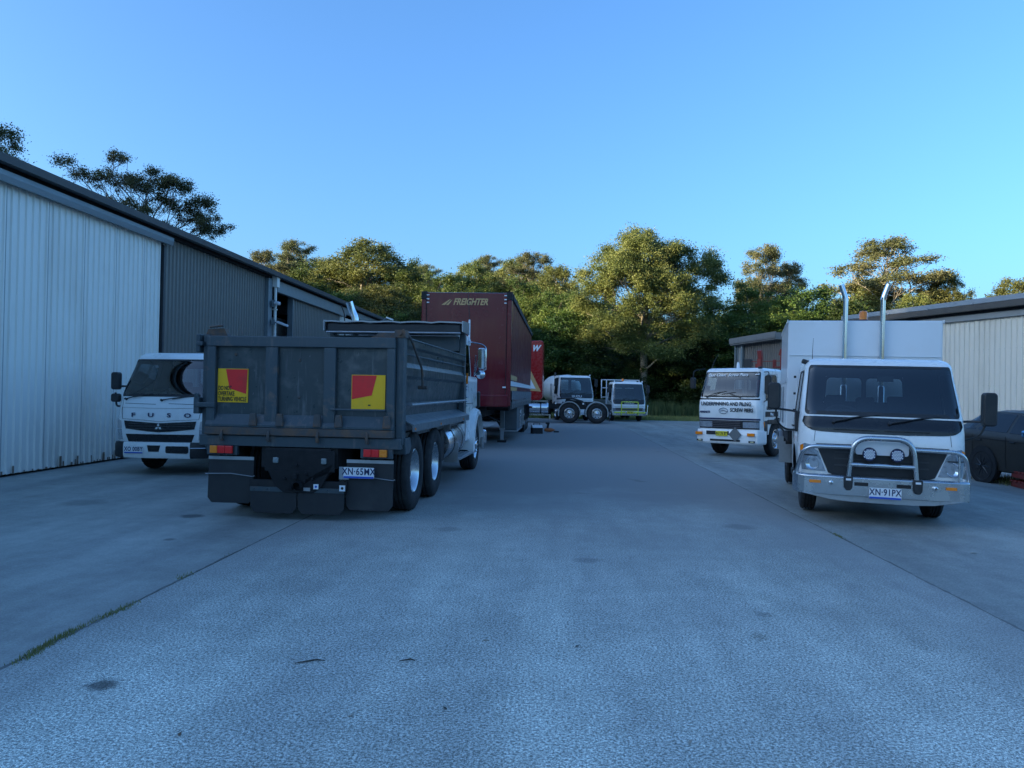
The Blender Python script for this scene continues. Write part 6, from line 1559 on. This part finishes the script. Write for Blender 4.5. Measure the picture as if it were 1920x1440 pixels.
# the large spreading tree in the middle
BT = (6.45, 58.5, 0)
lobe_tree(BT, [(0,0,10.6,3.9,3.4,3.3),(-.6,-.8,12.3,2.0,2.0,1.6),(1.9,-.3,11.6,2.0,2,1.9),(-3.0,-1,9.2,2.4,2.2,2.1),(-4.3,0,7.9,1.3,1.5,1.2),(-2.7,-1.6,6.3,1.9,1.7,1.3),(-.4,-2,7.9,2.4,1.8,1.7),(2.0,-1.6,7.6,2.2,2,1.8),(3.4,0,8.8,2.3,2,1.8),
   (4.9,.8,11.2,1.3,1.4,1.3),(5.6,.4,10.0,.9,1,1.2),(1.0,-2.0,9.6,2.2,1.6,1.6),(-1.8,-2.2,10.3,2.0,1.5,1.6),(3.9,-.6,6.2,1.7,1.6,1.3),(-2.6,.3,11.9,1.0,1,.9),(-4.7,-.6,10.2,.8,.9,.7),(-1.2,-1.2,5.0,1.6,1.2,1.0),(1.6,-1.8,4.6,1.9,1.2,1.2),(.3,-1.5,6.2,1.6,1.2,1.0),(-4.2,.8,5.4,1.4,1.4,1.1)],
   13.2, .13, 420, L_olive, barkp, 11, trunk_r=.42, forkz=4.6, clump=.62, dens=1.0, droop=.35, twigs=.55, label='huge spreading olive green tree in the centre with pale limbs, tallest of the forest edge', asp=.5)
# open dark eucalypt above the left shed
ET = (-22.9, 41.3, 0)
k = 1/34.0
def lob(px, py, r, rz=None, z0=722, pc=282): return ((px-pc)*k*.88, (px-pc)*k*.42+rnd.uniform(-.8,.8), 1.55+(z0-py)*k, r, r, rz or r*.55)
rnd = random.Random(5)
lobe_tree(ET, [lob(236,300,.75,.5),(lob(290,322,.75,.45)),lob(180,340,1.0,.55),lob(215,335,.9,.5),lob(250,352,1.1,.7),lob(200,385,.8,.5),lob(345,352,1.05,.7),lob(320,338,.7,.4),lob(365,372,1.0,.6),lob(300,378,.9,.6),lob(340,395,1.0,.6),lob(270,395,.8,.5),
    lob(310,430,.9,.5),lob(405,405,.8,.45),lob(385,425,.8,.45),lob(425,415,.4,.3),lob(230,420,.8,.5),lob(355,450,.8,.5),lob(150,325,.5,.3),lob(190,440,.9,.5)],
   13.8, .095, 230, L_euc, barkd, 21, trunk_r=.3, forkz=7.0, clump=.38, dens=.95, droop=.2, twigs=.95, label='dark open eucalypt rising over the roof of the long left shed', shell=.3)
lobe_tree((-23.3,29.0,0), [(.9,.1,11.0,1.0,1,.7),(1.6,0,10.1,.8,.8,.6),(-1.2,0,10.6,1.5,1.2,.9),(.0,.2,10.4,1.3,1.1,.9),(1.1,.4,9.6,.9,.9,.8),(.3,.2,9.5,1.4,1,.8),(-1.5,.3,9.2,1.6,1,1)], 11, .09, 240, L_euc, barkd, 22, trunk_r=.25, forkz=6.5, clump=.38, dens=.9, droop=.2, twigs=.9, label='dark eucalypt top at the far left edge above the shed roof', shell=.3)

# template trees (each stands in the forest itself)
T_dense = lobe_tree((0,0,0), [(0,0,8.2,3.0,3.0,2.7),(-1.8,.3,6.4,2.1,2.2,1.9),(1.9,-.2,6.8,2.0,2.1,2.0),(.2,-1.5,5.6,2.2,1.8,1.9),(.3,.4,10.3,1.5,1.5,1.2),(-.9,1.2,4.4,2.4,2,1.8),(1.2,-1.0,3.8,2.2,1.9,1.7)],
   11.3, .165, 240, L_green, barkd, 31, trunk_r=.25, fork=.35, clump=.66, dens=.75, twigs=.25, name='forest_tree', label='x')
T_olive = lobe_tree((0,0,0), [(0,0,9.0,2.7,2.7,2.0),(-1.9,.5,7.9,1.7,1.7,1.2),(2.1,.1,8.2,1.6,1.7,1.3),(.6,-1.4,7.0,2.0,1.6,1.3),(-1.3,-.8,5.9,1.8,1.5,1.1),(1.8,.3,5.8,1.5,1.5,1.1),(.1,.2,10.6,1.3,1.3,1.0),(0,0,4.5,2.0,2,1.4)],
   11.8, .15, 270, L_olive, barkp, 32, trunk_r=.24, fork=.35, clump=.55, dens=.8, twigs=.6, name='forest_tree', label='x', shell=.3)
T_euc = lobe_tree((0,0,0), [(.1,0,12.7,1.2,1.3,.7),(-.9,.3,12.1,.9,1.0,.6),(1.0,-.4,12.2,.9,.9,.6),(-1.8,.2,11.2,1.0,1.1,.7),(1.8,-.2,11.1,1.1,1.1,.7),(0,-.6,11.0,1.2,1.1,.8),(-2.7,0,9.7,1.0,1.1,.6),(-1.4,.8,9.9,1.1,1.1,.8),(2.6,.3,9.8,1.1,1.1,.7),(.9,-1.1,9.6,1.4,1.2,.9),(-.6,.9,8.7,1.6,1.4,1.0),(1.7,.6,8.3,1.3,1.3,.9),(-2.0,-.6,8.0,1.3,1.2,.8),(.2,-.2,7.2,1.5,1.3,.9)],
   13.2, .125, 190, L_euc, barkp, 33, trunk_r=.22, fork=.45, clump=.44, dens=.95, twigs=.9, name='forest_tree', label='x', shell=.35, droop=.4)
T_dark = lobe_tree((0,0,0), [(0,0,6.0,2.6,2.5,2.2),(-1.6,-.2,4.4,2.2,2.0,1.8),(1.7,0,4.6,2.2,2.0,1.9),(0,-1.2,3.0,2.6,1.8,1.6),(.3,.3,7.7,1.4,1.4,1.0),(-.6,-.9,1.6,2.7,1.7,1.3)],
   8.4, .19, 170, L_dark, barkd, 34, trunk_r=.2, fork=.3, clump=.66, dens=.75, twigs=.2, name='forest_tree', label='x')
HT = {'D': (T_dense, 11.6), 'O': (T_olive, 11.8), 'E': (T_euc, 13.6), 'K': (T_dark, 8.8)}
used = set()
def plant(kind, x, y, top, wid, label, group=None, seed=0):
    """top: world height of the crown top, wid: width scale"""
    src, h0 = HT[kind]; g = gz(x, y); s = (top-g)/h0; rz = (x*7.3+y*3.1+seed) % 6.28
    if kind not in used:
        used.add(kind); src.location = (x,y,g); src.rotation_euler = (0,0,rz); src.scale = (wid,wid,s); src['label'] = label
        if group: src['group'] = group
        return src
    return copy_tree(src, (x,y,g), rz, (wid,wid,s), label, group)
FOREST = [
    ('E', -30.6, 78, 15.88, 1.0, 'pale lacy eucalypt just above the left shed roof line'),
    ('E', -29.02, 84, 18.08, 1.25, 'tall lacy eucalypt left of the big rounded green tree'),
    ('O', -24.48, 80, 15.73, 1.0, 'brownish olive tree between the lacy eucalypt and the rounded tree'),
    ('D', -23.93, 70, 13.24, 1.1, 'bright green tree just over the roof ridge of the left shed'),
    ('O', -18.92, 76, 16.77, 1.65, 'broad rounded olive tree standing highest left of the red trailer'),
    ('D', -14.86, 72, 13.25, 1.0, 'dark green tree at the right shoulder of the rounded tree'),
    ('O', -14.79, 64, 10.59, 1.1, 'pale olive tree in front of the rounded tree, over the shed end'),
    ('D', -17.64, 62, 9.84, 1.0, 'dark leafy tree crowding over the left shed roof'),
    ('D', -12.75, 56, 7.3, 0.8, 'yellow green tree low behind the tipper exhaust stack'),
    ('E', -14.37, 84, 15.52, 1.0, 'thin eucalypt just left of the trailer top'),
    ('D', -10.5, 70, 12.72, 0.95, 'bright yellow green tree peaking above the left corner of the trailer'),
    ('O', -10.11, 88, 16.79, 1.1, 'hazy olive tree above the lettering on the trailer'),
    ('E', -8.32, 92, 18.01, 1.1, 'pale eucalypt on the ridge above the trailer'),
    ('O', -4.96, 84, 16.6, 1.1, 'olive tree above the right corner of the trailer'),
    ('E', -2.51, 80, 16.35, 1.1, 'tall eucalypt on the ridge right of the trailer corner'),
    ('D', -2.67, 64, 11.15, 0.9, 'bright green tree directly right of the trailer roof'),
    ('O', -0.26, 72, 13.78, 1.1, 'olive tree between the trailer and the huge spreading tree'),
    ('D', 0.63, 62, 10.02, 1.0, 'bushy green tree left of the huge spreading tree'),
    ('K', -0.63, 60, 7.66, 1.0, None),
    ('K', 2.22, 59, 5.55, 1.0, None),
    ('K', 4.32, 60, 3.99, 0.9, None),
    ('K', 10.45, 60, 6.56, 1.1, None),
    ('K', 8.55, 61, 4.94, 1.0, None),
    ('D', 12.46, 63, 9.64, 1.1, 'green tree tucked under the right side of the huge tree'),
    ('D', 15.45, 64, 10.89, 1.15, 'leafy tree left of the ragged eucalypt over the far shed'),
    ('E', 17.7, 68, 14.93, 0.95, 'ragged eucalypt with golden top above the far brown shed'),
    ('E', 20.42, 70, 13.81, 0.8, 'smaller ragged eucalypt leaning right of the golden one'),
    ('D', 17.3, 60, 9.72, 1.15, 'dark bushy tree behind the far brown shed'),
    ('D', 20.35, 62, 10.65, 1.1, 'dark bushy tree left of the left chrome exhaust stack'),
    ('K', 21.34, 58, 8.91, 1.2, None),
    ('K', 13.23, 58, 7.23, 1.1, None),
    ('K', 15.29, 57, 6.38, 1.1, None),
    ('E', 30.4, 74, 16.68, 1.75, 'tall airy eucalypt with layered crown above the twin exhaust stacks'),
    ('O', 29.47, 76, 13.27, 1.0, 'thin grey green tree below the airy eucalypt'),
    ('O', 31.51, 70, 11.2, 0.9, 'small olive tree at the right foot of the airy eucalypt'),
    ('O', 35.09, 72, 13.54, 0.75, 'golden conical tree standing alone above the right shed roof'),
    ('O', 40.15, 70, 12.7, 1.0, 'golden tree top at the right edge above the shed roof'),
    ('K', 27.77, 64, 9.28, 1.1, None),
    ('K', -7.07, 58, 6.97, 1.1, None),
    ('K', -4.38, 60, 7.19, 1.1, None),
    ('K', -3.55, 60, 5.53, 1.1, None),
    ('K', 6.36, 64, 5.95, 1.1, None),
    ('K', 0.63, 62, 5.3, 1.1, None),
]
GK = 'dark understorey trees along the foot of the forest'
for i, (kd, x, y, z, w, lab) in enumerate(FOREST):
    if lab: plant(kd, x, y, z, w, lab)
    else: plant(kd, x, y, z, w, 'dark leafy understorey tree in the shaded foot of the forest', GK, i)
rq = random.Random(12)
# fill behind: closed canopy rising with the slope
GB = 'forest canopy trees filling the slope behind the front rows'
for row, (yy, hh) in enumerate(((68,9.0),(76,10.0),(86,10.5),(97,11))):
    n = 17
    for i in range(n):
        x = -52+ (i+rq.uniform(.2,.8))*(86/n)+row*1.3; y = yy+rq.uniform(-3,3)
        lim = 16.5*y/80 if x < 0 else (12.3*y/80 if x < 8 else 9.3*y/70)
        top = min(gz(x,y)+hh*rq.uniform(.75,1.05), lim*rq.uniform(.86,1.0))
        plant(rq.choice('DOKD'), x, y, top, rq.uniform(.95,1.3), 'mid green tree filling the forest canopy behind the front rows', GB, i)
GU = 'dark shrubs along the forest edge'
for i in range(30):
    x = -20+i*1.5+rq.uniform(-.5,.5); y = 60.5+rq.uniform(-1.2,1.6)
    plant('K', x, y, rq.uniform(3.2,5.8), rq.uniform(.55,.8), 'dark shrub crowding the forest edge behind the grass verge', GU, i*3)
# unseen tree belt, rows and heights set to keep low sun off the yard
GL = 'unseen trees placed on the left rise to shade the yard'
for i in range(46):
    k = i % 2; y = -60+i*3.0+rq.uniform(-1,1); x = (-46,-52)[k]+rq.uniform(-2,2)
    hh = 11.0 if y < 32 else 5.2
    plant(rq.choice('DDO'), x, y, gz(x,y)+hh*rq.uniform(.92,1.1), rq.uniform(1.2,1.5), 'unseen tree placed on the left rise to shade the yard', GL, i)
